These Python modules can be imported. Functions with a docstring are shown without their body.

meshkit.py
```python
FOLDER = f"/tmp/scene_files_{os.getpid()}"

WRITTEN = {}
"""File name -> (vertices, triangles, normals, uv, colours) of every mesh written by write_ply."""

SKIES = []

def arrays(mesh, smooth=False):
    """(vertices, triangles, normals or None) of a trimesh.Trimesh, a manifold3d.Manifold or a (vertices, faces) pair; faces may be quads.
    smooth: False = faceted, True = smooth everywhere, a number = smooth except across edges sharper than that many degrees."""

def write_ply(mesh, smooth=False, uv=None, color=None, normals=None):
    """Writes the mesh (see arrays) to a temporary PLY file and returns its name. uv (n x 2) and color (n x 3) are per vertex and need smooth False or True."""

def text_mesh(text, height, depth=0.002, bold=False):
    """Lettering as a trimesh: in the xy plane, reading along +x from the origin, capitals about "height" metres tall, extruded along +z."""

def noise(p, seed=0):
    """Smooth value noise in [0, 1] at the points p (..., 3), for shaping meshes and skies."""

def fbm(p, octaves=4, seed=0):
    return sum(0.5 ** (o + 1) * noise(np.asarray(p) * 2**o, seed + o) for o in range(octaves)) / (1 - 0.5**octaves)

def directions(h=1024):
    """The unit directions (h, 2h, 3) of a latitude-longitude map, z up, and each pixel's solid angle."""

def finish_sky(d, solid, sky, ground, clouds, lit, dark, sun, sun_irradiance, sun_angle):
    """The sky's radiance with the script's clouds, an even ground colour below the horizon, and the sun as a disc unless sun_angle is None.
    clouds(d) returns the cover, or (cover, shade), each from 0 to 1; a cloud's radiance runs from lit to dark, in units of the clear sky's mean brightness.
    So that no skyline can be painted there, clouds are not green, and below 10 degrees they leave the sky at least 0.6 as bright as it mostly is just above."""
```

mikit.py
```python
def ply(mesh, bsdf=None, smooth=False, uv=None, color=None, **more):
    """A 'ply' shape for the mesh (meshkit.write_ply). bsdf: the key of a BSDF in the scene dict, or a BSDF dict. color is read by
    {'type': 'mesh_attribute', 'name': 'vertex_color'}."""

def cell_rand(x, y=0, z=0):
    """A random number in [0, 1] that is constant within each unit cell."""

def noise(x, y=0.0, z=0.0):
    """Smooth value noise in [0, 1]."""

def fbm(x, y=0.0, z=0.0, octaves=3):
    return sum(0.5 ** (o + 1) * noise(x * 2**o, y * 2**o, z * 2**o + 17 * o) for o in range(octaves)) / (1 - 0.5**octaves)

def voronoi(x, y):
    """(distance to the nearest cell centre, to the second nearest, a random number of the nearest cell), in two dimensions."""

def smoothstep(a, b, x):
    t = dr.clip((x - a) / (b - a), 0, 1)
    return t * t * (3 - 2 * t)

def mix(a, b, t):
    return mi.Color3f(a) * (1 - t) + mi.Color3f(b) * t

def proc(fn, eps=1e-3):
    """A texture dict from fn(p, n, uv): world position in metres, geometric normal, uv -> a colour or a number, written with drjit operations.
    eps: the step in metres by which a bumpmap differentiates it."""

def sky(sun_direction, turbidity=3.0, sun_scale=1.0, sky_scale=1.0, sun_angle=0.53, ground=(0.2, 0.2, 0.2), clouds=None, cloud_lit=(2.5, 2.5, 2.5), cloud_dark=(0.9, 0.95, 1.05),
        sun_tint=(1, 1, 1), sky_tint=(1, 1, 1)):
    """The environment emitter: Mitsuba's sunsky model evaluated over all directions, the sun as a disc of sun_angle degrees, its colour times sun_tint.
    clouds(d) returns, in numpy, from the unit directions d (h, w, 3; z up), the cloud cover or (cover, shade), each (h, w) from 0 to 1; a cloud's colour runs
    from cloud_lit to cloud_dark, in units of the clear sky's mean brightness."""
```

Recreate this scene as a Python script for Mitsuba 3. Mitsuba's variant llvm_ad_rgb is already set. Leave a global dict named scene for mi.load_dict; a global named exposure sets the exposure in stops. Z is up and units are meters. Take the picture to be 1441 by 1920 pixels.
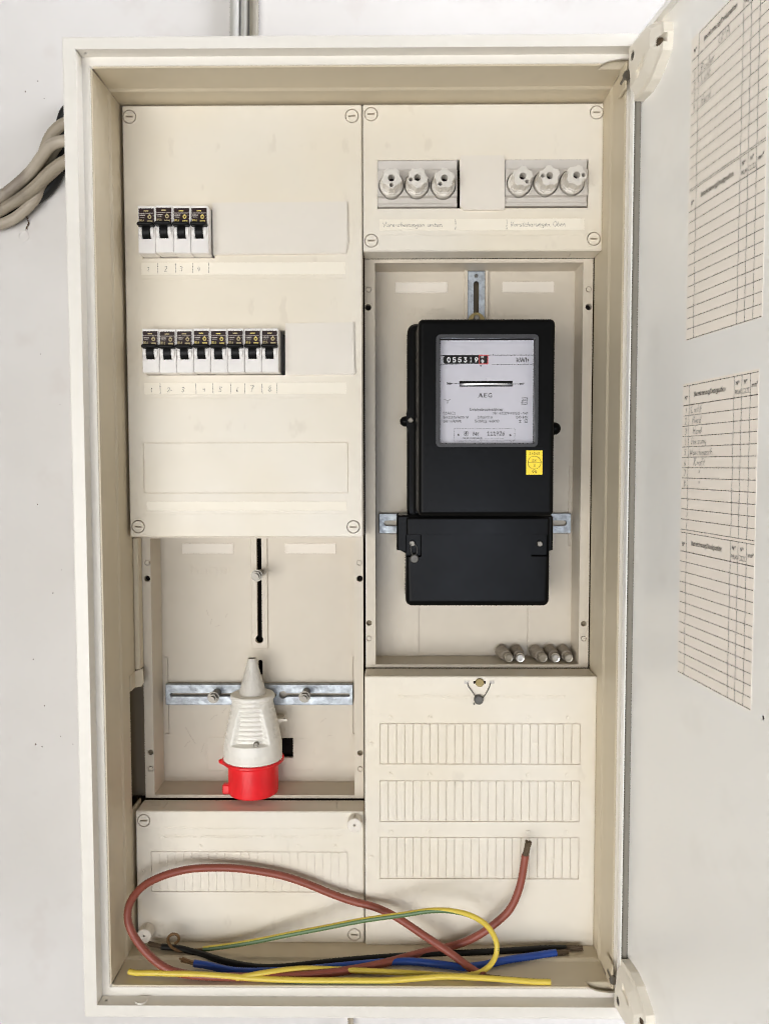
import math, random
import numpy as np, trimesh, mitsuba as mi, drjit as dr
import mikit, meshkit
from mikit import proc, noise, fbm, voronoi, smoothstep, mix
from manifold3d import Manifold, Mesh, CrossSection
from shapely.geometry import LineString, Polygon, Point, box as sbox
from shapely import affinity, union_all
T = mi.ScalarTransform4f
random.seed(7); np.random.seed(7)
scene, labels = {}, {}

# ------------------------------------------------------------------ camera, light, exposure
# x right, y away from the camera, z up; the front of the covers is y = 0, their top left corner the origin
EYE = [0.27993, -0.86834, -0.37328]
scene['camera'] = {'type': 'perspective', 'fov': 2 * math.degrees(math.atan(720.5 / 1531.25)), 'fov_axis': 'x',
                   'near_clip': 0.01, 'far_clip': 30.0,
                   'to_world': T().look_at(origin=EYE, target=[EYE[0] - 0.0086733, EYE[1] + 0.998318, EYE[2] - 0.057317], up=[0.0009, 0.0572, 0.9984])}
exposure = -0.05
def lamp(key, c, target, w, h, rgb):          # area lamp: room windows, and one lamp added for the meter glare
    scene[key] = {'type': 'rectangle', 'to_world': T().look_at(origin=c, target=target, up=[0, 0, 1]) @ T().scale([w / 2, h / 2, 1]),
                  'emitter': {'type': 'area', 'radiance': {'type': 'rgb', 'value': rgb}}}
    labels[key] = {'kind': 'structure'}
scene['room_light'] = {'type': 'constant', 'radiance': {'type': 'rgb', 'value': [0.135, 0.126, 0.114]}}
lamp('front_window', [-1.0, -3.2, -0.95], [0.25, 0, -0.5], 2.6, 1.9, [7.5, 7.45, 7.35])
lamp('meter_glare_lamp', [0.66, -3.3, -0.85], [0.4, 0, -0.5], 0.42, 0.85, [12.5, 13.8, 16.5])  # added lamp, gives the black meter cover its bluish glare
lamp('side_window', [2.4, -0.55, 0.2], [0, -0.55, 0.2], 1.0, 2.6, [14.4, 15.0, 16.6])

# ------------------------------------------------------------------ materials
def rgb(*c): return {'type': 'rgb', 'value': list(c)}
def tex(c): return proc(c) if callable(c) else rgb(*c)
def mat(key, c, rough=0.5, metal=0.0, spec=0.5, bump=None, height=0.0002, coat=0.0, **kw):
    b = {'type': 'principled', 'base_color': tex(c), 'roughness': tex(rough) if callable(rough) else rough, 'metallic': metal, 'specular': spec, **kw}
    if coat: b['clearcoat'] = coat; b['clearcoat_gloss'] = 0.85
    if bump: b = {'type': 'bumpmap', 'nested': b, 'tex': proc(bump, eps=4e-4), 'scale': height}
    scene[key] = {'type': 'twosided', 'nested': b}
def tint(c, amp=0.05, s=30.0, dirt=0.0, dcol=(0.35, 0.28, 0.2)):
    def fn(p, n, uv):
        k = 1 + amp * (fbm(p.x * s, p.y * s, p.z * s) - 0.5) * 2
        col = mi.Color3f(*c) * k
        if dirt:
            d = smoothstep(0.60, 0.80, fbm(p.x * 23 + 5, p.y * 23, p.z * 19, octaves=4)) * dirt
            col = mix(col, mi.Color3f(*dcol), d)
        return col
    return fn
fine = lambda p, n, uv: noise(p.x * 1500, p.y * 1500, p.z * 1500)
def covercol(p, n, uv):                          # uneven yellowing, a few faint scuffs
    a = fbm(p.x * 7, p.y * 7, p.z * 6, octaves=3)
    c = mix((0.675, 0.61, 0.49), (0.685, 0.635, 0.54), smoothstep(0.3, 0.7, a))
    sc = smoothstep(0.72, 0.84, fbm(p.x * 60 + 8, p.y * 60, p.z * 24, octaves=4)) * 0.16
    return mix(c, (0.36, 0.30, 0.22), sc)
mat('m_cover', covercol, lambda p, n, uv: 0.38 + 0.12 * fbm(p.x * 30, p.y * 30, p.z * 30), bump=lambda p, n, uv: noise(p.x * 1500, p.y * 1500, p.z * 1500) + 6 * noise(p.x * 90, p.y * 90, p.z * 90), height=0.00003)
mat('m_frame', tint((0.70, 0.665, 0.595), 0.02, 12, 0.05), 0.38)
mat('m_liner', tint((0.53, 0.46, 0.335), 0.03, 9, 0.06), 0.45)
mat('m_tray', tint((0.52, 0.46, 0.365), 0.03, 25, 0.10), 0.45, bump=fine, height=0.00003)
mat('m_filler', tint((0.665, 0.615, 0.535), 0.02, 25), 0.4)
mat('m_labelstrip', tint((0.76, 0.70, 0.58), 0.02, 25), 0.5)
mat('m_labelfield', tint((0.66, 0.60, 0.51), 0.02, 25), 0.5)
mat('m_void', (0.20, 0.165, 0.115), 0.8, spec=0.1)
mat('m_dark', (0.015, 0.012, 0.010), 0.9, spec=0.05)
mat('m_door', tint((0.83, 0.815, 0.775), 0.03, 6, 0.06), lambda p, n, uv: 0.22 + 0.12 * fbm(p.x * 12, p.y * 12, p.z * 9), bump=lambda p, n, uv: fbm(p.x * 9, p.y * 9, p.z * 7), height=0.0012)
mat('m_channelshade', (0.20, 0.185, 0.155), 0.8, spec=0.2)  # shade of the door channel, put into a dark colour
mat('m_hinge', tint((0.72, 0.67, 0.57), 0.02, 30, 0.06), 0.45)
mat('m_mcb', tint((0.70, 0.67, 0.63), 0.02, 40), 0.35)
mat('m_black', (0.007, 0.007, 0.007), 0.42, spec=0.13)
mat('m_meter', tint((0.0045, 0.0045, 0.0045), 0.2, 40), lambda p, n, uv: 0.21 + 0.10 * fbm(p.x * 25, p.y * 25, p.z * 25), bump=lambda p, n, uv: fbm(p.x * 700, p.y * 700, p.z * 700), height=0.00005, spec=0.06)
mat('m_meterrim', (0.045, 0.045, 0.047), 0.4, spec=0.2)
mat('m_gold', (0.60, 0.47, 0.13), 0.5)
mat('m_goldworn', (0.42, 0.34, 0.17), 0.5)
mat('m_mark', (0.45, 0.40, 0.36), 0.6)
mat('m_maroon', (0.020, 0.009, 0.008), 0.45, spec=0.2)
mat('m_fuseblock', tint((0.50, 0.465, 0.415), 0.04, 40), 0.42)
mat('m_ceramic', tint((0.60, 0.565, 0.505), 0.04, 60, 0.15), 0.28)
def spangle(p, n, uv):
    f, s, r = voronoi(p.x * 170 + p.y * 60, p.z * 170)
    f2, s2, r2 = voronoi(p.x * 420, p.z * 420 + 9)
    k = 0.62 + 0.25 * r + 0.18 * r2
    return mi.Color3f(0.42, 0.45, 0.475) * k
mat('m_galv', spangle, lambda p, n, uv: 0.42 + 0.2 * noise(p.x * 240, p.y * 240, p.z * 240), 0.9)
mat('m_steel', (0.19, 0.175, 0.15), 0.45, 1.0)
mat('m_brass', tint((0.26, 0.20, 0.09), 0.1, 300), 0.5, 0.9)
mat('m_copper', tint((0.20, 0.115, 0.05), 0.35, 600), 0.5, 0.6)
mat('m_darkcopper', tint((0.085, 0.055, 0.028), 0.3, 500), 0.6, 0.3)
mat('m_lead', tint((0.10, 0.095, 0.085), 0.25, 500), 0.5, 0.5)
mat('m_plug', tint((0.70, 0.67, 0.60), 0.02, 30), 0.38)
mat('m_cone', tint((0.55, 0.52, 0.46), 0.02, 30), 0.5)
mat('m_red', tint((0.70, 0.017, 0.022), 0.06, 60), 0.27)
mat('m_brown', tint((0.235, 0.058, 0.036), 0.06, 90), 0.48)
mat('m_blue', tint((0.010, 0.055, 0.30), 0.06, 90), 0.42)
mat('m_blackwire', (0.012, 0.012, 0.011), 0.5, spec=0.25)
mat('m_yellow', tint((0.70, 0.52, 0.045), 0.05, 90), 0.42)
def stripe(lo):
    def fn(p, n, uv):
        return mix((0.63, 0.475, 0.06), (0.085, 0.15, 0.06), smoothstep(lo - 0.06, lo + 0.06, dr.cos(uv.x * 2 * math.pi)))
    return fn
mat('m_yellowgreen', stripe(0.62), 0.42)
mat('m_yellowgreen2', stripe(0.35), 0.42)
mat('m_wallcable', tint((0.29, 0.245, 0.18), 0.10, 55, 0.5, (0.16, 0.13, 0.1)), 0.6)
mat('m_wallcablelight', tint((0.36, 0.31, 0.24), 0.12, 70, 0.6, (0.13, 0.1, 0.08)), 0.55)
mat('m_wallcablegrey', tint((0.40, 0.385, 0.345), 0.08, 55, 0.4, (0.2, 0.18, 0.15)), 0.6)
mat('m_wallcabledark', tint((0.24, 0.215, 0.165), 0.08, 55, 0.3, (0.2, 0.18, 0.15)), 0.6)
mat('m_paper', tint((0.87, 0.805, 0.715), 0.02, 20), 0.6, spec=0.3)
mat('m_ink', (0.035, 0.025, 0.018), 0.7, spec=0.2)
mat('m_pencil', (0.15, 0.135, 0.12), 0.7, spec=0.2)
mat('m_printgrey', (0.055, 0.055, 0.06), 0.7, spec=0.2)
mat('m_dial', tint((0.50, 0.49, 0.53), 0.02, 30), 0.5)
mat('m_white', (0.78, 0.78, 0.78), 0.5)
mat('m_alu', (0.75, 0.75, 0.77), 0.5, 0.6)
mat('m_redline', (0.55, 0.06, 0.06), 0.5)
mat('m_sticker', (0.85, 0.62, 0.015), 0.45)
mat('m_smudgedark', (0.16, 0.12, 0.10), 0.8)
mat('m_smudge', (0.44, 0.38, 0.30), 0.7)
scene['m_glass'] = {'type': 'thindielectric', 'int_ior': 1.5}
def wallcol(p, n, uv):
    a = fbm(p.x * 6, 0, p.z * 6, octaves=4)
    scuff = smoothstep(0.62, 0.85, fbm(p.x * 25 + 3, 1.0, p.z * 18, octaves=5)) * 0.22
    c = mix((0.575, 0.545, 0.505), (0.66, 0.635, 0.605), a)
    return mix(c, (0.50, 0.44, 0.40), scuff)
mat('m_wall', wallcol, 0.8, spec=0.2, bump=lambda p, n, uv: fbm(p.x * 60, 0, p.z * 60, octaves=5) + 0.25 * fbm(p.x * 420, 0, p.z * 420), height=0.0006)

# ------------------------------------------------------------------ helpers (all shapes in millimetres)
COUNT = {}
def newkey(key):
    i = COUNT.get(key, 0); COUNT[key] = i + 1
    return key if i == 0 else f'{key}_{i:03d}'
def say(key, label, cat, group=None, kind=None):
    d = {}
    if label: d['label'] = label
    if cat: d['category'] = cat
    if group: d['group'] = group
    if kind: d['kind'] = kind
    labels[key] = d
def thing(name, label, cat, group=None):
    k = newkey(name); say(k, label, cat, group); return k
def tm(mesh):
    if hasattr(mesh, 'to_mesh'):
        m = mesh.to_mesh(); return trimesh.Trimesh(m.vert_properties[:, :3], m.tri_verts, process=False)
    if isinstance(mesh, list): return trimesh.util.concatenate([tm(x) for x in mesh])
    return mesh
def part(parent, name, mesh, bsdf, smooth=False, label=None, uv=None, kind=None, M=None):
    k = newkey(f'{parent}__{name}' if parent else name)
    m = tm(mesh).copy()
    if M is not None: m.apply_transform(M)
    m.apply_scale(0.001)
    scene[k] = mikit.ply(m, bsdf, smooth, uv=uv)
    if label or kind: say(k, label, None, kind=kind)
    return k
def bx(x0, x1, y0, y1, z0, z1):
    return Manifold.cube((abs(x1 - x0), abs(y1 - y0), abs(z1 - z0))).translate((min(x0, x1), min(y0, y1), min(z0, z1)))
def cb(x0, x1, y0, y1, z0, z1, c=0.6):
    x0, x1 = min(x0, x1), max(x0, x1); y0, y1 = min(y0, y1), max(y0, y1); z0, z1 = min(z0, z1), max(z0, z1)
    p = []
    for x, sx in ((x0, c), (x1, -c)):
        for y, sy in ((y0, c), (y1, -c)):
            for z, sz in ((z0, c), (z1, -c)):
                p += [(x + sx, y + sy, z), (x + sx, y, z + sz), (x, y + sy, z + sz)]
    return Manifold.hull_points(np.array(p, float))
def cyl(x, z, r, y0, y1, r1=None, n=32):        # axis along y; r at y0 (nearer), r1 at y1
    r1 = r if r1 is None else r1
    m = Manifold.cylinder(y1 - y0, r1, r, n)     # low end becomes the far end
    return m.rotate((90, 0, 0)).translate((x, y1, z))
def rot_y_disc(x, z, r, y0, y1, ch=0.4, n=36):   # disc with chamfered front
    return cyl(x, z, r, y0 + ch, y1, n=n) + cyl(x, z, r - ch, y0, y0 + ch + 0.01, r1=r, n=n)
def ccw(p):
    p = np.array(p, float); x, y = p[:, 0], p[:, 1]
    return p if (x * np.roll(y, -1) - y * np.roll(x, -1)).sum() > 0 else p[::-1]
def ext(poly, y0, y1):                           # polygon(s) in x,z extruded along y
    many = isinstance(poly[0][0], (tuple, list, np.ndarray))
    cs = CrossSection([np.array(p, float) for p in poly] if many else [ccw(poly)])
    h = y1 - y0
    return cs.extrude(h).transform(np.array([[1, 0, 0, 0], [0, 0, -1, y1], [0, 1, 0, 0]], float))
def extx(poly, x0, x1):                          # polygon in y,z extruded along x
    return CrossSection([ccw(poly)]).extrude(x1 - x0).transform(np.array([[0, 0, 1, x0], [1, 0, 0, 0], [0, 1, 0, 0]], float))
def extz(poly, z0, z1):                          # polygon in x,y extruded along z
    return CrossSection([ccw(poly)]).extrude(z1 - z0).translate((0, 0, z0))
def rr(x0, x1, z0, z1, r, n=6):                  # rounded rectangle outline
    out = []
    for cx, cz, a0 in ((x1 - r, z1 - r, 0), (x0 + r, z1 - r, 90), (x0 + r, z0 + r, 180), (x1 - r, z0 + r, 270)):
        for i in range(n + 1):
            a = math.radians(a0 + 90 * i / n); out.append((cx + r * math.cos(a), cz + r * math.sin(a)))
    return out
def slot(x0, x1, z0, z1, y0, y1):                # stadium-shaped cutter
    r = min(abs(x1 - x0), abs(z1 - z0)) / 2 * 0.999
    return ext(rr(min(x0, x1), max(x0, x1), min(z0, z1), max(z0, z1), r, 8), y0, y1)
def ballhull(pts):                               # hull of spheres (x, y, z, r)
    return Manifold.batch_hull([Manifold.sphere(r, 20).translate((x, y, z)) for x, y, z, r in pts])
def from_shape(g, y, depth=0.12):
    out = []
    for q in getattr(g, 'geoms', [g]):
        if q.is_empty or q.area <= 0: continue
        m = trimesh.creation.extrude_polygon(q, depth, engine='earcut')
        v = m.vertices.copy(); m.vertices = np.stack([v[:, 0], y - v[:, 2], v[:, 1]], 1); out.append(m)
    return out
def txt(s, x, z, h, y, w=None, align='l', bold=False, depth=0.12):
    m = meshkit.text_mesh(s, h, depth, bold)
    v = m.vertices.copy()
    v[:, 0] -= v[:, 0].min(); wide = v[:, 0].max()
    if w: v[:, 0] *= w / wide; wide = w
    v[:, 0] += x - {'l': 0, 'c': wide / 2, 'r': wide}[align]
    m.vertices = np.stack([v[:, 0], y - v[:, 2], v[:, 1] + z], 1)
    return m
def bar(x0, x1, z0, z1, y, depth=0.1): return tm(bx(x0, x1, y - depth, y, z0, z1))
# a single-stroke hand: each glyph is strokes on a 6 x 10 grid (x-height 5)
G = {'1': ['1,7 3,10 3,0'], '2': ['0,8 1,10 4,10 5,8 4,5 0,0 5,0'], '3': ['0,9 3,10 5,8 2,5 5,3 3,0 0,1'], '4': ['1,10 0,5 5,5', '4,8 3.6,0'],
     '5': ['5,10 1,10 0,6 3,6.5 5,3 3,0 0,1'], '6': ['4,10 1,6 0,2 2,0 4,1.5 3.6,4 0.5,3'], '7': ['0,10 5,10 2,0', '1.4,5 4.6,5'],
     '8': ['2.5,5 0.4,7.5 2.5,10 4.6,7.5 2.5,5 0.2,2.2 2.5,0 4.8,2.2 2.5,5'], '-': ['0.5,4 3.5,4'], '.': ['1,0 1.4,0.3'], '"': ['1,9 0.7,6', '3,9 2.7,6'],
     'V': ['0,10 2.4,0 5,10'], 'O': ['3,10 0.5,8 0.3,2 3,0 5.2,2 5.2,8 3,10'], 'P': ['0.5,0 0.5,10 4,9.5 4.5,6.5 0.6,5'], 'A': ['0,0 2.6,10 5,0', '1,4 4.2,4'],
     'B': ['0.6,0 0.8,10 4,9 3.6,6 0.8,5.4 4.6,4 4,0.4 0.2,0'], 'L': ['0.8,10 0.4,0 4,0.4'], 'H': ['0.6,10 0.4,0', '4.4,10 4.2,0', '0.5,5 4.4,5'],
     'W': ['0,10 1.2,0 2.8,7 4.2,0 6,10'], 'K': ['0.6,10 0.4,0', '4,10 0.5,4.4 4.4,0'],
     'a': ['3.6,4.6 1.4,5 0.3,2.4 1.4,0 3.4,1.4 3.7,5 3.8,0.4 4.6,0.4'], 'b': ['0.8,10 0.5,0.6 3,0.2 3.6,3 2.4,5 0.6,3.4'], 'c': ['3.4,4.4 1.4,5 0.3,2.4 1.4,0 3.4,0.7'],
     'd': ['3.4,3.6 1.4,5 0.3,2.2 1.6,0 3.4,1.6 3.7,10 3.7,0'], 'e': ['0.4,2.4 3.4,3 2.4,5 0.6,4 0.5,1 2,0 3.6,0.8'], 'f': ['4,9 2.6,10 1.8,7 1.4,-2', '0,5 3.6,5'],
     'g': ['3.4,4.6 1.2,5 0.4,2.6 2,1 3.6,3 3.4,-2.4 1.4,-3.4 0.2,-2'], 'h': ['0.7,10 0.5,0', '0.6,3 2.4,5 3.4,3.6 3.4,0'], 'i': ['1,5 1,0.4 1.7,0.2', '1,7.6 1.2,7.9'],
     'l': ['0.8,0.6 1.8,8 1.2,10 0.8,7 1,0.4 2,0.2'], 'm': ['0.4,5 0.5,0', '0.5,3.6 2,5 2.6,3.4 2.6,0', '2.6,3.4 4.2,5 4.8,3.4 4.8,0'], 'n': ['0.4,5 0.5,0', '0.5,3.4 2.2,5 3.3,3.6 3.4,0.3 4,0'],
     'o': ['2,5 0.4,3.4 0.6,0.8 2,0 3.5,1.6 3.3,4.2 2,5'], 'r': ['0.5,5 0.6,0', '0.6,3 1.8,4.8 3.2,4.4'], 's': ['3.2,4.6 1,4.8 0.8,3 3,1.8 2.6,0.2 0.3,0.4'],
     't': ['1.6,8 1.3,0.8 2.6,0.2', '0.2,5 3.2,5'], 'u': ['0.5,5 0.5,1 2,0 3.3,1.4 3.4,5 3.5,0.2'], 'z': ['0.4,4.8 3.4,4.8 0.5,0.2 3.6,0.2']}
ADV = {'i': 2.4, 'l': 2.6, '.': 2.4, '1': 4.6, 'm': 5.9, 'W': 6.8, 't': 3.8, 'r': 3.8}
def hand(s, x, z, h, y, pen=0.45, w=None, slant=0.12, rng=None):
    rng = rng or random.Random(sum(map(ord, s)) + len(s)); k = h / 10; at = 0; lines = []
    for ch in s:
        if ch == ' ': at += 4; continue
        for st in G[ch]:
            pts = [tuple(map(float, q.split(','))) for q in st.split()]
            lines.append([((at + px + slant * pz + rng.uniform(-.25, .25)), pz + rng.uniform(-.3, .3)) for px, pz in pts])
        at += ADV.get(ch, 6.2 if ch.isupper() or ch.isdigit() else 4.6)
    kx = (w / at) if w else k
    g = union_all([LineString([(x + px * kx, z + pz * k) for px, pz in l]).buffer(pen / 2, quad_segs=2) for l in lines])
    return from_shape(g, y, 0.08)
# tubes
def catmull(P, step=3.0):
    P = np.array(P, float); Q = np.vstack([2 * P[0] - P[1], P, 2 * P[-1] - P[-2]]); out = []
    for i in range(len(P) - 1):
        a, b, c, d = Q[i:i + 4]; n = max(2, int(np.linalg.norm(c - b) / step))
        for t in np.arange(n) / n:
            out.append(0.5 * ((2 * b) + (c - a) * t + (2 * a - 5 * b + 4 * c - d) * t * t + (3 * b - a - 3 * c + d) * t ** 3))
    return np.array(out + [P[-1]])
def tube(P, r, n=18, step=3.0, cap=True, roll=None, smooth_pass=1):
    """(mesh, uv): uv.x turns once round the tube, 0 where it faces the room; roll(s) turns it along the way."""
    C = catmull(P, step)
    for _ in range(smooth_pass): C[1:-1] = (C[:-2] + 2 * C[1:-1] + C[2:]) / 4
    R = np.broadcast_to(r(np.linspace(0, 1, len(C))) if callable(r) else r, len(C))
    t = np.gradient(C, axis=0); t /= np.linalg.norm(t, axis=1)[:, None]
    ref = np.array([0, -1.0, 0]); a0 = ref - t * (t @ ref)[:, None]
    bad = np.linalg.norm(a0, axis=1) < 0.15; a0[bad] = np.array([0, 0, 1.0]) - t[bad] * t[bad][:, 2:3]
    a0 /= np.linalg.norm(a0, axis=1)[:, None]; b0 = np.cross(t, a0)
    sg = np.where(b0[:, 2] < 0, -1.0, 1.0)[:, None]
    V, UV = [], []
    for i in range(len(C)):
        for j in range(n + 1):
            an = 2 * math.pi * j / n
            V.append(C[i] + R[i] * (math.cos(an) * a0[i] + math.sin(an) * b0[i])); UV.append(((j / n) * float(sg[i, 0]) + (roll(i / len(C)) if roll else 0), i))
    F = []
    for i in range(len(C) - 1):
        for j in range(n):
            p, q = i * (n + 1) + j, (i + 1) * (n + 1) + j
            F += [(p, p + 1, q + 1), (p, q + 1, q)]
    if cap:
        for i, fl in ((0, 0), (len(C) - 1, 1)):
            base = len(V); V += [V[i * (n + 1) + j] for j in range(n + 1)] + [C[i]]; UV += [(0.5, i)] * (n + 2)
            for j in range(n): F.append((base + j, base + n + 1, base + j + 1) if not fl else (base + j, base + j + 1, base + n + 1))
    m = trimesh.Trimesh(np.array(V), np.array(F), process=False)
    return m, np.array(UV)
def lathe(prof, cx, cy, n=64):                   # (r, z) rings around a vertical axis
    return trimesh.Trimesh(*_grid([[(cx + r * math.cos(2 * math.pi * j / n), cy + r * math.sin(2 * math.pi * j / n), z) for j in range(n)] for r, z in prof]), process=False)
def _grid(rows):
    n = len(rows[0]); V = [p for r in rows for p in r]; F = []
    for i in range(len(rows) - 1):
        for j in range(n):
            a, b = i * n + j, i * n + (j + 1) % n
            F += [(a, b, b + n), (a, b + n, a + n)]
    return np.array(V, float), np.array(F)

# ------------------------------------------------------------------ setting: the wall
part(None, 'wall', [bx(-1600, 2200, 115, 135, -2600, 1600)], 'm_wall'); say('wall', 'white plastered wall behind the cabinet', None, kind='structure')

sp = [(-148, -420, .9), (-132, -528, 1.0), (-158, -610, .8), (-146, -668, 1.1), (-127, -706, .7), (-158, -716, 1.6), (-150, -719, 1.0), (-112, -716, .8), (-121, -500, .6), (-140, -240, .7), (-118, -300, .6), (-150, 66, 1.0), (-135, 78, .8), (-128, 58, .7)]
part('wall', 'dirt_specks', [Manifold.sphere(r * .75, 8).scale((1, .35, 1.3)).translate((x, 114.9, z)) for x, z, r in sp], 'm_smudgedark', kind='stuff')

# ------------------------------------------------------------------ the cabinet
CAB = thing('distribution_cabinet', 'open cream metal electrical cabinet mounted on the white wall', 'electrical cabinet')
X0, X1, ZT, ZB = -3.5, 500.4, 3.0, -898.0
# front frame: outer flange, step, inner lip, with slits at the mitres and small holes
fr = cb(-26, 526, -89, -70, -922, 25, 1.6) - bx(-13, 513, -95, -60, -909, 13)
lip = bx(-20, 520, -74, -71, -916, 20)
lip = lip - Manifold.hull_points(np.array([(X0 + s * a, y, z) for y, a in ((-74.01, -2.2), (-71.8, 0), (-70, 0)) for s, X in ((1, 0),) for z in (ZT + 2.2 * (y < -74), ZB - 2.2 * (y < -74))] +
                                          [(X1 - a, y, z) for y, a in ((-74.01, -2.2), (-71.8, 0), (-70, 0)) for z in (ZT + 2.2 * (y < -74), ZB - 2.2 * (y < -74))], float))
frame = fr + lip
for sx, sz, cx, cz in ((-1, 1, -13, 13), (-1, -1, -13, -909), (1, 1, 513, 13), (1, -1, 513, -909)):
    cut = Manifold.cube((1.1, 15.2, 9), True).translate((0, -81.2, 0)).rotate((0, 45 * sx * sz * -1, 0)).translate((cx, 0, cz))
    frame -= cut
    frame -= Manifold.cylinder(8, 1.8, 1.8, 16).translate((cx - sx * 6.5, -81, cz - (0 if sz > 0 else 8)))
def notch(z0, sgn):                              # arched cut in the lip that lets the hinge swing
    pts = [(474, .5), (478, 4.2), (484, 6.8), (491, 8.4), (499, 9.2), (507, 9.2), (507, -6), (474, -6)]
    return ext([(x, z0 + sgn * z) for x, z in pts], -85, -65)
NOTCH = notch(0, 1) + notch(-895, -1)
frame -= NOTCH ^ bx(470, 512, -75, -60, -930, 40)
part(CAB, 'frame', frame, 'm_frame', label='cream white front frame with a stepped inner lip')
part(CAB, 'grommet', Manifold.cylinder(1.2, 6.5, 6.0, 24).translate((29, -81.5, -909.05)), 'm_frame')
cas = (bx(-24, 524, -71, 114, -920, 23) - bx(-22.5, 522.5, -80, 112.5, -918.5, 21.5)) - bx(-100, -20, 60, 100, -60, 48)
part(CAB, 'casing', cas, 'm_frame')
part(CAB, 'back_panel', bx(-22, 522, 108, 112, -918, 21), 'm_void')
prof = [(-73.5, 0), (-33, 0.6), (-29.5, 2.2), (-26.5, 2.2), (-24, 0.8), (2, 0.8)]      # (y, inward offset)
def liner(side):
    o = [(y, d) for y, d in prof]; i = [(y, d - 1.6) for y, d in reversed(prof)]
    tail = {'l': 31, 'r': 31, 't': 6, 'b': 6}[side]
    pts = o[:-1] + [(tail, 0.8), (tail, -0.8)] + i[1:]
    if side == 'l': return extz([(X0 + d, y) for y, d in pts][::-1], ZB + 0.7, ZT - 0.7)
    if side == 'r': return extz([(X1 - d + 2 * (y > 0) * 0, y) for y, d in pts], ZB + 0.7, ZT - 0.7)
    if side == 't': return extx([(y, ZT - d) for y, d in pts], X0 + 0.9, X1 - 0.9)
    return extx([(y, ZB + d) for y, d in pts][::-1], X0 + 0.9, X1 - 0.9)
def posvol(m): return m if m.volume() > 0 else None
for s in 'ltrb':
    m = liner(s)
    if m.is_empty() or m.volume() <= 0:
        raise RuntimeError('liner ' + s)
    if s == 'l':
        m -= bx(-20, 3, -1.5, 40, -748, -600)
        m -= bx(-20, 3, 18, 40, -600, -452)
    if s in 'tb': m -= NOTCH
    part(CAB, 'side_lining' if s in 'lr' else ('top_lining' if s == 't' else 'floor_lining'), m, 'm_liner')
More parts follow.
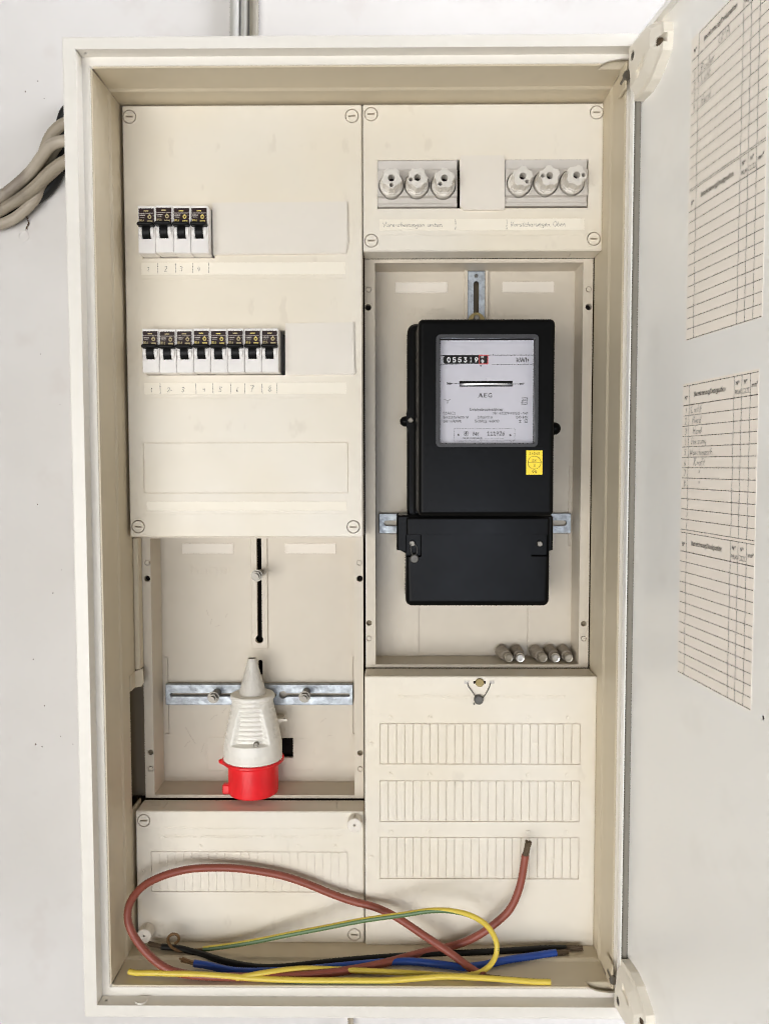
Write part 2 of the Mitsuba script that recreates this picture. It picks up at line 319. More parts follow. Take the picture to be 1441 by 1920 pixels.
# a small bent tab and a slotted rib left of the lower meter board
part(CAB, 'bent_tab', [ext([(-2.6, -599.5), (7, -596), (7.5, -612), (5, -616), (-2.6, -617)], 14, 15.5), tm(cb(-3.2, -1.6, -1, 15, -617, -600, .3))], 'm_liner')
part(CAB, 'void_shade_plate', [bx(-22, 2.2, 40, 42, -749, -450)], 'm_void')  # added dark plate, its colour stands for the shade inside the open void
part(CAB, 'side_rib', [cb(-2.5, 3.4, 16, 30, -598, -452, 1.2)], 'm_liner')
part(CAB, 'side_rib', [cb(500.5, 503.5, 8, 30, -590, -152, 1.2)], 'm_liner')

# covers -----------------------------------------------------------------
def cover_screw(c, x, z, y=0.0, ang=0.0):
    d = rot_y_disc(x, z, 6.3, y - 0.3, y + 9, 0.5)
    s = bx(-3.7, 3.7, y - 2, y + 7.5, -0.9, 0.9).rotate((0, ang, 0)).translate((x, 0, z))
    part(c, 'cover_screw', d - s, 'm_cover', smooth=30)
def holes(c, spots, y=0.0, r=7.15):
    for x, z in spots: c -= cyl(x, z, r, y - 2, y + 20, n=40)
    return c
def tiles(c, x0, x1, z0, z1, y, n=24, gap=0.2, ch=0.5):           # pocket cutter + the strips that lie in it
    w = (x1 - x0 - 1.0) / n
    for i in range(n):
        a = x0 + 0.5 + i * w + gap; b = a + w - 2 * gap
        part(c, 'knockout_strip', cb(a, b, y - 0.05 + random.uniform(-.05, .05), y + 2.5, z0 + 0.5, z1 - 0.5, ch), 'm_cover')
def tray_label(c, name, x0, x1, z0, z1, y): part(c, name, cb(x0, x1, y - 0.35, y + 0.5, z0, z1, 0.2), 'm_labelstrip')

# left cover with two rows of breakers
s1 = [(8, -11.2), (239.2, -11.6), (9.2, -438.6), (239.2, -439)]
c = cb(0.5, 249.4, 0, 31, 0, -450, 1.1)
c -= bx(19.2, 95, -5, 50, -156.3, -106.6) + bx(94, 231, -5, 50, -151, -103); c -= bx(21.4, 171, -5, 50, -278.2, -231.4) + bx(170, 236, -5, 50, -275, -228)
c -= ext(rr(15.9, 234.3, -403.4, -348.6, 1, 3), -5, 1.2)
c = holes(c, s1)
C1 = part(CAB, 'cover', c, 'm_cover', label='tall cream cover plate with two rows of circuit breakers')
for i, (x, z) in enumerate(s1): cover_screw(C1, x, z, 0, (2, -3, 4, -1)[i])
part(C1, 'blank_panel', cb(16.5, 233.7, 0.0, 3, -402.8, -349.2, 0.6), 'm_cover')
tray_label(C1, 'label_strip', 17.8, 231.8, -173.4, -160.8, 0)
tray_label(C1, 'label_strip', 18.5, 232.2, -298, -286.1, 0)
tray_label(C1, 'label_strip', 18.9, 232.3, -421.6, -412, 0)
for z in (-177.5, -302, -425.5): part(C1, 'moulded_rib', cb(17.5, 232.5, -0.3, 0.5, z - 0.5, z + 0.5, 0.15), 'm_cover')
w1 = []
for x in (35.1, 53.6, 71.6, 88.4): w1 += [bar(x - 0.25, x + 0.25, -171.8 if x < 90 else -170, -161.2, -0.36, 0.06)]
for s, x, h in (('1', 23.6, 4.6), ('2', 42, 4.8), ('3', 58, 5.0), ('4', 76.8, 4.2)): w1 += hand(s, x, -169.6, h, -0.36, 0.45)
part(C1, 'handwriting', w1, 'm_pencil', label='pencilled numbers 1 2 3 4')
w2 = []
for x in (35.5, 73.4, 91.4, 110.1, 124.8, 143.4, 159.2): w2 += [bar(x - 0.25, x + 0.25, -297.4, -286.5, -0.36, 0.06)]
for s, x, h in (('1', 25, 4.6), ('2-', 43, 4.6), ('3', 58, 5), ('4', 80.4, 4.2), ('5', 97.6, 5), ('6', 115.8, 4.6), ('7', 130.6, 6.4), ('8', 149.5, 6.6)): w2 += hand(s, x, -295.6, h, -0.36, 0.45)
part(C1, 'handwriting', w2, 'm_pencil', label='pencilled numbers 1 to 8')
part(C1, 'din_rail', [bx(14, 236, 62, 66, -150, -115)], 'm_galv'); part(C1, 'din_rail', [bx(14, 236, 62, 66, -273, -237)], 'm_galv')

# upper right cover with the fuse blocks
s2 = [(259, -9.8), (492.2, -9.3), (259, -138.8), (491, -137.8)]
c = cb(250.6, 499.5, 0, 31, 0, -150, 1.1)
c -= bx(265.4, 484.4, -5, 50, -106.2, -56.6)
for x in (276, 470): c -= bx(x - .4, x + .4, 14, 29, -152, -148.6).rotate((0, 0, 0))
c = holes(c, s2)
C2 = part(CAB, 'cover', c, 'm_cover', label='upper right cream cover plate around the fuse blocks')
for i, (x, z) in enumerate(s2): cover_screw(C2, x, z, 0, (-1, 2, 1, 3)[i])
tray_label(C2, 'label_strip', 267.4, 480.8, -128.7, -117, 0)
part(C2, 'moulded_rib', cb(267, 481, -0.3, 0.5, -134, -133, 0.15), 'm_cover')
part(C2, 'moulded_boss', rot_y_disc(490.2, -81.5, 2.2, -0.35, 1, 0.2, 20), 'm_cover')
w3 = [bar(346.6, 347.1, -128.5, -117.4, -0.36, 0.06), bar(399.9, 400.4, -128.5, -117.4, -0.36, 0.06)]
for q in w3: part(C2, 'divider_mark', q, 'm_pencil')
part(C2, 'handwriting', hand('Vorsicherungen unten', 270.5, -124.9, 5.0, -0.36, 0.40, w=63), 'm_pencil', label='pencilled words Vorsicherungen unten')
part(C2, 'handwriting', hand('Vorsicherungen Oben', 403.5, -124.9, 5.0, -0.36, 0.40, w=58), 'm_pencil', label='pencilled words Vorsicherungen Oben')

# lower right cover: three rows of break-out strips
c = cb(250.8, 499.8, -4, 31, -599.6, -898, 1.1)
RW = [(-695.8, -650.8), (-759.4, -713.6), (-823, -776.2)]
for a, b in RW: c -= bx(266.7, 482.8, -9, -2.2, a, b)
C3 = part(CAB, 'cover', c, 'm_cover', label='lower right cream cover plate with three rows of break-out strips')
for a, b in RW: tiles(C3, 266.7, 482.8, a, b, -4)
for z in (-644.7, -707.2, -770.5):
    for x in (278.7, 320.8, 427, 469): part(C3, 'moulded_boss', rot_y_disc(x, z, 2.4, -4.95, -3, 0.25, 20), 'm_cover')
for x, z in ((258, -673.4), (257.6, -799)): part(C3, 'moulded_boss', rot_y_disc(x, z, 2.5, -4.9, -3, 0.25, 20), 'm_cover')
for x, z in ((434.5, -673), (455.5, -800)): part(C3, 'moulded_boss', rot_y_disc(x, z, 2.1, -4.9, -3, 0.25, 20), 'm_cover')
part(C3, 'raised_lettering', txt('Lösen der Plombe und Abnehmen der Haube ist nicht erlaubt', 283.5, -623.6, 4.4, -4, w=183, depth=0.6), 'm_cover')
sb = rot_y_disc(374, -606, 4.6, -6.2, -3, 0.5, 30) - bx(371, 377, -8, -5.7, -606.3, -605.7)
part(C3, 'seal_screw', sb, 'm_brass', smooth=30, label='small round brass screw head')
part(C3, 'screw_slot', [bx(367.4, 369.6, -4.2, -3.9, -607.4, -604.6), bx(378.4, 380.6, -4.2, -3.9, -607.4, -604.6)], 'm_dark')

# lower left cover
s4 = [(9.3, -760.5), (238.6, -888.3)]
c = cb(0.5, 249.4, 0, 31, -750, -898, 1.1)
c -= bx(16.4, 231.9, -5, 1.8, -840.6, -795)
for x in (29, 219): c -= bx(x - .4, x + .4, 6, 26, -752, -748.9)
c = holes(c, s4)
C4 = part(CAB, 'cover', c, 'm_cover', label='lower left cream cover plate below the plug')
for i, (x, z) in enumerate(s4): cover_screw(C4, x, z, 0, (1, 4)[i])
tiles(C4, 16.4, 231.9, -840.6, -795, 0.1, gap=0.05, ch=0.22)
for x, z in ((70.7, -789.3), (177.5, -789), (218.3, -788.8), (7.4, -817.4)): part(C4, 'moulded_boss', rot_y_disc(x, z, 2.3, -0.8, 1, 0.25, 20), 'm_cover')
part(C4, 'raised_lettering', txt('Das Lösen der Plomben und Abnehmen der Haube ist nicht erlaubt', 25.5, -780, 4.4, 0, w=200, depth=0.45), 'm_cover')
part(C4, 'moulded_rib', cb(17, 232, -0.25, 0.5, -769.4, -768.6, 0.12), 'm_cover')
for x, z in ((239.9, -759.6), (11.4, -883)):
    k = rot_y_disc(x, z, 8.0, -14, 0.5, 0.8) - cyl(x, z + 0.6, 1.25, -20, -6, n=14) - bx(x - 0.9, x + 0.9, -20, -4, z - 9, z - 7.0) - bx(x - 0.7, x + 0.7, -12, -3, z + 6.6, z + 9)
    part(C4, 'sealing_cap', k, 'm_filler', smooth=30, label='raised round white sealing cap')

# meter boards (trays) ----------------------------------------------------
def board(o, i, label, cuts, extra=None):
    m = bx(o[0], o[1], 31, 76, o[2], o[3]) - bx(i[0], i[1], 20, 71.5, i[2], i[3])
    for q in cuts: m -= q
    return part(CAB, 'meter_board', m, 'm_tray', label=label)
def rivets(b, rings, darks, greys, y=31):
    for x, z in rings: part(b, 'snap_ring', cyl(x, z, 2.35, y - 0.4, y + 3, n=24), 'm_tray')
    for x, z in greys: part(b, 'blind_plug', cyl(x, z, 3.1, y + 4.5, y + 7, n=24), 'm_void')
    for x, z in darks: part(b, 'screw', (cyl(x, z, 2.6, y + 5, y + 8, n=20) - bx(x - .4, x + .4, y, y + 6, z - 2, z + 2) - bx(x - 2, x + 2, y, y + 6, z - .4, z + .4)), 'm_dark')
rg = [(493.6, -183.2), (492.9, -566), (255.2, -182.9), (254.8, -566)]; dk = [(493.8, -202), (254.6, -201.8)]; gy = [(492.8, -549.3), (254.8, -548.6)]
cut = [cyl(x, z, 3.5, 25, 60, n=24) for x, z in dk] + [cyl(x, z, 3.2, 25, 37, n=24) for x, z in gy] + [cyl(x, z, 3.2, 25, 34, n=24) for x, z in rg]
for x in (311.8, 437.4): cut.append(bx(x - .5, x + .5, 70, 73, -596, -430))
for xa, xb in ((262, 266.6), (483, 488)):
    for z in (-375, -466): cut.append(bx(xa, xb, 70, 73, z - .4, z + .4))
cut += [bx(266.2, 267, 70, 73, -466, -375), bx(482.8, 483.6, 70, 73, -466, -375)]
cut += [bx(312, 437, 71, 74, -596.2, -594.6), slot(371.5, 379.7, -300, -164, 60, 90)]
B1 = board((251, 498.2, -598.6, -150.5), (262, 487.6, -595.2, -154.4), 'grey beige meter board behind the black meter', cut)
rivets(B1, rg, dk, gy)
for a, b in ((284.5, 343.6), (405.5, 463.9)): part(B1, 'label_field', cb(a, b, 70.6, 72, -178.2, -166, 0.4), 'm_labelfield')
part(B1, 'raised_lettering', txt('hager', 290, -201.5, 11, 71.5, w=51, bold=True, depth=0.8), 'm_tray')
part(B1, 'moulded_outline', [bx(290, 330, 71.2, 72, -224.4, -224), bx(290, 330, 71.2, 72, -211, -210.6), bx(290, 290.4, 71.2, 72, -224, -211)], 'm_tray')
part(B1, 'rail_guide', [cb(362.6, 366, 66.5, 72, -250, -153, .4), cb(385.6, 389, 66.5, 72, -250, -153, .4)], 'm_tray')
rail = cb(366, 385.6, 67, 69.5, -290, -155, .5) - slot(372.6, 378.6, -285, -166, 60, 75) - cyl(375.6, -160.2, 2.2, 60, 75, n=20)
part(B1, 'slot_backing', bx(365, 386, 84, 86, -310, -155), 'm_void')
part(B1, 'upright_rail', rail, 'm_galv', label='galvanised upright slotted rail above the meter')
part(B1, 'rail_screw', rot_y_disc(375.6, -160.2, 2.2, 68, 70, .3, 16), 'm_lead')
rail = cb(265.4, 484.8, 64, 69, -451.7, -428.4, .7) - slot(271, 300, -443, -436.6, 60, 75) - slot(450, 480, -443, -436.6, 60, 75)
part(B1, 'cross_rail', rail, 'm_galv', label='galvanised cross rail behind the meter')
rg = [(9.1, -481), (8.6, -714.5), (244.2, -481.2), (244.5, -714.3)]; dk = [(8.4, -498.9), (244.6, -499)]; gy = [(8.7, -695.7), (244.5, -696)]
cut = [cyl(x, z, 3.5, 25, 60, n=24) for x, z in dk] + [cyl(x, z, 3.2, 25, 37, n=24) for x, z in gy] + [cyl(x, z, 3.2, 25, 34, n=24) for x, z in rg]
cut += [slot(124, 129.6, -575, -440, 60, 90), cyl(126.2, -575.5, 4.6, 60, 90, n=28), slot(124.2, 129.4, -618, -600, 60, 90)]
cut += [bx(151, 164.2, 60, 90, -716.4, -692.8)]
for x0, x1, z0, z1 in ((63.4, 99.3, -731.3, -692.4), (164.4, 188.4, -729.7, -692.8)):
    cut += [bx(x0, x1, 70, 71.9, z1 - .3, z1 + .3), bx(x0, x1, 70, 71.9, z0 - .3, z0 + .3), bx(x0 - .3, x0 + .3, 70, 71.9, z0, z1), bx(x1 - .3, x1 + .3, 70, 71.9, z0, z1)]
for x, xa, xb in ((18.9, 14, 18.9), (235, 235, 238)):
    cut += [bx(x - .5, x + .5, 70, 73.5, -687.6, -596.5), bx(xa, xb, 70, 73.5, -597, -596), bx(xa, xb, 70, 73.5, -688, -687)]
B2 = board((2.4, 248.4, -748, -450.5), (12.5, 238, -744.4, -454), 'empty beige meter board behind the red and grey plug', cut)
rivets(B2, rg, dk, gy)
for a, b in ((37.7, 96.9), (156.6, 215.6)): part(B2, 'label_field', cb(a, b, 70.5, 72, -475.4, -463.2, 0.4), 'm_labelfield')
part(B2, 'raised_lettering', txt('hager', 46, -499.5, 10.5, 71.5, w=50, bold=True, depth=0.7), 'm_tray')
part(B2, 'moulded_outline', [bx(42, 82, 71.2, 72, -520, -519.6), bx(42, 82, 71.2, 72, -507, -506.6), bx(42, 42.4, 71.2, 72, -520, -507), bx(82, 82.4, 71.2, 72, -520, -507)], 'm_tray')
g = cb(117.4, 136.2, 69.2, 72, -586.5, -440, .5) - slot(124, 129.6, -575, -430, 60, 90) - cyl(126.2, -575.5, 4.6, 60, 90, n=28)
part(B2, 'rail_guide', g, 'm_tray', label='raised guide with a black vertical slot')
part(B2, 'slot_backing', bx(110, 170, 84, 86, -760, -430), 'm_dark')
part(B2, 'plastic_hook', [cb(144, 160.5, 48, 53, -665.6, -662.6, .4), ext([(145, -665.6), (156, -665.6), (151.6, -669), (149.8, -675), (148.2, -675)], 52, 54), bx(147, 155, 53, 71.6, -665.6, -664.4)], 'm_cover')
rail = cb(17.8, 235.2, 62, 69, -650.8, -626.4, .7) - slot(23, 147, -641, -636.6, 50, 75) - slot(151, 231.6, -641, -636.6, 50, 75) - cyl(154, -638.8, 4.6, 50, 75, n=24)
part(B2, 'cross_rail', rail, 'm_galv', label='galvanised slotted cross rail behind the plug')
for x, z in ((78.3, -635.6), (181.5, -634.8), (129.0, -496.8)):
    b = cyl(x, z, 3.0, 32, 70, n=20) + cyl(x, z, 6.6, 40, 41.6, n=28) + cyl(x, z, 5.2, 35.5, 40, n=6) + cyl(x, z, 4.6, 41.6, 62, n=20)
    part(B2, 'bolt', b, 'm_steel', smooth=30)
# finger smudges and scratches on the lower board
rng = random.Random(5); sm = []
for x, z, L, a in ((44, -690, 22, -60), (58, -705, 12, 70), (72, -668, 10, 35), (84, -660, 8, 50), (70, -555, 6, 80), (78, -560, 5, 20), (66, -545, 7, 110), (88, -548, 5, 60), (200, -672, 7, 40), (207, -690, 5, 10), (40, -700, 9, 50)):
    dx, dz = L * math.cos(math.radians(a)) / 2, L * math.sin(math.radians(a)) / 2
    sm += from_shape(LineString([(x - dx, z - dz), (x + dx * .1, z + dz * .25 + .5), (x + dx, z + dz)]).buffer(0.35 if L < 15 else 0.45, quad_segs=2), 71.45, 0.02)
part(B2, 'scratch_marks', sm, 'm_smudge', kind='stuff')

# the door ----------------------------------------------------------------
TH = math.radians(7.0); MD = np.eye(4)
MD[:3, 0] = (math.sin(TH), -math.cos(TH), 0); MD[:3, 1] = (math.cos(TH), math.sin(TH), 0); MD[:3, 2] = (0, 0, 1); MD[:3, 3] = (501.6, -88.5, 0)
DZ0, DZ1, DW = -910.0, 15.0, 528.0
sheet = bx(1.2, DW, 9, 10.2, DZ0, DZ1)
flg = bx(0, 1.2, 0, 10.2, DZ0, DZ1) + bx(0, 7, 0, 1.0, DZ0, DZ1)
flg += bx(0, DW, 0, 10.2, DZ1 - 1.2, DZ1) + bx(0, DW, 0, 1, DZ1 - 5, DZ1) + bx(0, DW, 0, 10.2, DZ0, DZ0 + 1.2) + bx(0, DW, 0, 1, DZ0, DZ0 + 5) + bx(DW - 1.2, DW, 0, 10.2, DZ0, DZ1)
sheet -= cyl(221.7, -549, 2.0, 5, 15, n=18)
DOOR = part(CAB, 'door', sheet, 'm_door', M=MD, label='light grey steel door standing open at the right')
part(DOOR, 'folded_edge', flg, 'm_door', M=MD)
part(DOOR, 'shade_strip', cb(1.3, 4.6, 3.2, 8.9, DZ0 + 45, DZ1 - 45, 1.2), 'm_channelshade', M=MD, label='dark strip standing in for shade in the folded door edge')  # added strip, paints the shade inside the folded door channel
part(DOOR, 'latch_hole_plug', cyl(221.7, -549, 2.6, 10.3, 12, n=18), 'm_black', M=MD)
hp = [(-7, 14.2), (41.5, 13.4), (64, 2), (66.6, -7), (64.6, -22), (44, -36), (29, -40.3), (8, -39.9), (2.5, -36), (2.5, -16), (-6, -12)]
hz = ext(hp[::-1], 0.5, 9)
top = ext([(3, 11), (43, 10), (56, 3), (56, -14), (38, -30), (9, -34)][::-1], -5, 1)
hg = Manifold.batch_hull([ext([(3, 12), (42, 11.4), (60, 2), (62, -8), (59, -20), (41, -33), (10, -37)][::-1], 1, 2), ext([(5, 8), (42, 8), (50, 2), (50, -13), (36, -24), (10, -29)][::-1], -4.5, -4)])
hg = hz + hg
hg -= cyl(57, -11.5, 3.6, -10, 5, n=24); hg -= bx(57, 75, -10, 4, -15, -8)
hg -= ext([(22, -19), (40, -12), (36, -22), (24, -27)][::-1], -10, -2.2)
hg -= cyl(13, -2, 4.4, -10, -1, n=20)
part(DOOR, 'hinge', hg, 'm_hinge', M=MD, label='cream plastic upper hinge block')
zb = -895.0
def flipz(pts): return [(t, zb - z) for t, z in pts]
hz2 = ext(flipz(hp), 0.5, 9)
hg2 = Manifold.batch_hull([ext(flipz([(3, 12), (42, 11.4), (60, 2), (62, -8), (59, -20), (41, -33), (10, -37)]), 1, 2), ext(flipz([(5, 8), (42, 8), (50, 2), (50, -13), (36, -24), (10, -29)]), -4.5, -4)])
hg2 = hz2 + hg2
hg2 -= cyl(57, zb + 11.5, 3.6, -10, 5, n=24); hg2 -= ext(flipz([(22, -19), (40, -12), (36, -22), (24, -27)]), -10, -2.2); hg2 -= cyl(13, zb + 2, 4.4, -10, -1, n=20)
part(DOOR, 'hinge', hg2, 'm_hinge', M=MD, label='cream plastic lower hinge block')
for z in (-11.5, zb + 11.5): part(DOOR, 'hinge_screw', cyl(57, z, 3.3, -0.5, 3, n=20) - bx(53, 61, -1, 1, z - .4, z + .4), 'm_darkcopper', M=MD, smooth=30)
for z in (-2, zb + 2): part(DOOR, 'hinge_pin', [rot_y_disc(13, z, 3.4, -4.6, 0, .8, 20) - bx(9, 17, -6, -3.6, z - .5, z + .5)], 'm_steel', M=MD, smooth=30)
for a, b in ((3.2, 12), (-909, -898.2)): part(CAB, 'hinge_pocket', bx(472, 512, -66, -64.5, a, b), 'm_liner')
for z in (-12, -883):
    part(CAB, 'hinge_lever', [cb(497.8, 499.6, -84, -62, z - 11, z + 14, .5)], 'm_liner')
    part(CAB, 'hinge_bolt', cyl(499.0, z, 2.4, -86, -70, n=18) + cyl(499.0, z, 4.0, -87.5, -84.4, n=18), 'm_steel', smooth=30)

# ------------------------------------------------------------------ circuit lists on the door
def sheet_of(z0, z1, tables, label, writing, first):
    k = thing('circuit_list', label, 'paper list', 'circuit lists stuck on the door')
    part(k, 'paper', cb(99.5 if first else 96.2, 209.5 if first else 207.5, 8.65, 9.05, z0, z1, 0.1), 'm_paper', M=MD)
    y = 8.64; L = []
    xl, cs, xr = (101, (112, 177, 187.2, 198), 209) if first else (97.2, (107.6, 175.6, 185.9, 197.2), 207)
    for zt, zh, n, ze in tables:
        rows = [zt, zh] + [zh + (ze - zh) * (i + 1) / n for i in range(n)]
        for i, z in enumerate(rows): L.append(bar(xl if not (first and i == 0 and zt > -40) else cs[0], xr, z - (.35 if i == 1 else .27), z + (.35 if i == 1 else .27), y, .05))
        for x in cs: L.append(bar(x - .26, x + .26, ze, zt, y, .05))
    part(k, 'table_lines', L, 'm_ink', M=MD)
    for zt, zh, n, ze in tables:
        P = []; zc = (zt + zh) / 2
        P += [txt('N°', xl + 3.0, zc - 3.4, 3.2, y, w=4.6, bold=True), txt('Bezeichnung/Designation', cs[0] + 8, zc - 1.6, 3.6, y, w=48, bold=True)]
        P += [txt('N°', cs[1] + 2.4, zc + 1.2, 3.0, y, w=4.6, bold=True), txt('PE,N', cs[1] + 1.6, zc - 5.2, 2.8, y, w=7, bold=True), txt('N°', cs[2] + 3, zc + 1.2, 3.0, y, w=4.6, bold=True)]
        P += [bar(cs[2] + 1, cs[3] - .8, zc - 5.6, zc - 5.2, y), bar(cs[2] + 1, cs[3] - .8, zc - 2.4, zc - 2.0, y), txt('mm²', cs[3] + 1.8, zc - 2, 3.0, y, w=7.4, bold=True)]
        P += [bar(cs[2] + 1 + 2 * i, cs[2] + 1.3 + 2 * i, zc - 5.4, zc - 2.2, y) for i in range(5)]
        part(k, 'heading', P, 'm_ink', M=MD)
    for s, x, z, h, w in writing: part(k, 'written_entry', hand(s, x, z, h, y, 0.42, w=w), 'm_ink', M=MD)
r1 = lambda i: -48.3 - 8.5 * i
sheet_of(-271.4, -30.5, [(-32, -48.3, 12, -150.2), (-151.8, -168.1, 12, -270.8)], 'upper cream circuit list on the open door with two printed tables, nearly empty',
         [('OPA', 142, r1(1) + 1.2, 7.5, 17), ('Boiler', 115, r1(2) + 1.4, 6.2, 22), ('Licht', 116, r1(3) + 1.4, 6.2, 15), ('Herd', 116.5, r1(5) + 1.4, 6.2, 15),
          ('1', 104.5, r1(2) + 1.6, 5, None), ('2', 104.5, r1(3) + 1.6, 5, None), ('3', 104.5, r1(4) + 1.6, 5, None), ('4', 104.5, r1(5) + 1.6, 5, None)], True)
r2 = lambda i: -324.4 - 8.55 * i
ws = [('Licht', 111, r2(1) + 1.6, 6.2, 17), ('Herd', 113.5, r2(2) + 1.6, 5.6, 14), ('Herd', 114.5, r2(3) + 1.6, 5.6, 14), ('Heizung', 112.5, r2(4) + 1.8, 5.6, 24), ('Waschmasch.', 110, r2(5) + 1.8, 5.2, 38),
      ('Kraft', 117, r2(6) + 1.8, 5.8, 18), ('"', 125, r2(7) + 1.2, 5.5, None), ('"', 124.5, r2(8) + 1.2, 5.5, None)]
ws += [(str(i), 101, r2(i) + 1.6, 5, None) for i in range(1, 9)]
sheet_of(-549, -306.5, [(-308.6, -324.4, 12, -427), (-429.6, -445.2, 12, -547.8)], 'lower cream circuit list on the open door with eight handwritten entries', ws, False)

# ------------------------------------------------------------------ circuit breakers
def breaker(x0, x1, z1, z0, y, label, gold):
    k = thing('circuit_breaker', label, 'circuit breaker', 'circuit breakers in the left cover')
    dz, dy = random.uniform(-.35, .35), random.uniform(-.5, .5); z0, z1, y = z0 + dz, z1 + dz, y + dy
    w = x1 - x0; h = z1 - z0; X = lambda f: x0 + f * w; Z = lambda f: z1 - f * h
    b = cb(X(0.012), X(0.988), y, 62, z0, z1, 0.5) - bx(X(.20), X(.76), y - 5, y + 9, Z(.69), Z(.34)) - bx(X(.02), X(.98), y - 2, y + 1.4, Z(.70), Z(.36))
    part(k, 'body', b, 'm_mcb')
    ch = []
    zc = Z(.53)
    for a, c_ in ((.05, .22), (.70, .88)):
        pr = [(y + 8 - 8.8 * math.cos(math.radians(t)) , zc + 8.6 * math.sin(math.radians(t))) for t in range(-86, 87, 12)]
        ch.append(extx(pr[::-1] + [], X(a), X(c_)))
    part(k, 'cheek', [c2 if c2.volume() > 0 else c2 for c2 in ch], 'm_mcb', smooth=30)
    part(k, 'rating_plate', cb(X(.06), X(.93), y - .6, y + .5, Z(.375), Z(.055), .25), 'm_maroon', label='black rating plate with gold print')
    yy = y - .62
    gp = [txt('B16', X(.11), Z(.345), 2.6, yy, w=.26 * w, bold=True, depth=.06)]
    cx, cz = X(.68), Z(.24)
    ring = Point(cx, cz).buffer(1.9).difference(Point(cx, cz).buffer(1.0))
    gp += from_shape(ring, yy, .06) + [bar(X(.54), X(.84), Z(.355), Z(.315), yy, .06)] + from_shape(Polygon([(cx - 2.2, cz + .6), (cx + 2.2, cz + .6), (cx, cz + 3.0)]).difference(Point(cx, cz).buffer(1.0)), yy, .06)
    gp += [bar(X(.36), X(.62), Z(.125), Z(.10), yy, .06)]
    part(k, 'gold_print', gp, 'm_gold' if gold else 'm_goldworn')
    part(k, 'small_print', [bar(X(.08), X(.91), Z(.165), Z(.155), yy, .05), bar(X(.11), X(.44), Z(.215), Z(.195), yy, .05), bar(X(.14), X(.40), Z(.25), Z(.24), yy, .05), bar(X(.88), X(.9), Z(.22), Z(.2), yy, .05), bar(X(.88), X(.9), Z(.29), Z(.27), yy, .05)], 'm_mark')
    tg = ballhull([(X(.04) + 2, y - 6, Z(.41), 2.0), (X(.95) - 2, y - 6, Z(.41), 2.0), (X(.04) + 2, y + 1, Z(.41), 2.2), (X(.95) - 2, y + 1, Z(.41), 2.2)])
    hd = [(y + 7 - 9.4 * math.cos(math.radians(t)), zc + 9.0 * math.sin(math.radians(t))) for t in range(-78, 79, 12)]
    tg += extx(hd[::-1], X(.26), X(.67))
    part(k, 'toggle', tg, 'm_black', smooth=35)
def extx_pos(pts, a, b): return extx(pts, a, b)
ordn = ['first', 'second', 'third', 'fourth', 'fifth', 'sixth', 'seventh', 'eighth']
for i in range(4):
    breaker(20.2 + 18.1 * i, 20.2 + 18.1 * (i + 1), -107.5, -155.4, -18, f'white circuit breaker with black toggle, {ordn[i]} from the left in the upper row of four', i > 1)
for i in range(8):
    breaker(22.4 + 17.62 * i, 22.4 + 17.62 * (i + 1), -232.4, -277.4, -18, f'white circuit breaker with black toggle, {ordn[i]} from the left in the lower row of eight', i in (3, 4, 6))

# blanking plates
def blank(poly, y0, y1, label):
    k = newkey('blanking_plate'); inner = Polygon(poly).buffer(-0.8, join_style=2)
    m = ext(poly if Polygon(poly).exterior.is_ccw else poly[::-1], y0 + .8, y1)
    ip = list(inner.exterior.coords)[:-1]; ip = ip if inner.exterior.is_ccw else ip[::-1]
    m = m + ext(ip, y0, y0 + .82)
    m2 = tm(m).copy(); m2.apply_scale(.001); scene[k] = mikit.ply(m2, 'm_filler'); say(k, label, 'blanking plate', 'blanking plates over unused openings')
blank([(93.4, -100.2), (234.2, -99.6), (234.7, -136), (235.4, -139), (232.6, -152.8), (93.8, -153.7)], -4, 1.5, 'long cream blanking plate with a torn right edge beside the four breakers')
blank([(168.6, -224.6), (240.6, -223.6), (241.2, -271), (242.2, -275.8), (240.2, -278.2), (168.3, -278.6)], -4, 1.5, 'short cream blanking plate right of the eight breakers')
blank([(350.8, -54.6), (352, -53.4), (396, -53.4), (397, -55), (397.6, -107.6), (396.6, -108.7), (355.2, -108.9), (351.2, -104.5)], -4.2, 1.5, 'nearly square cream blanking plate between the two fuse blocks')

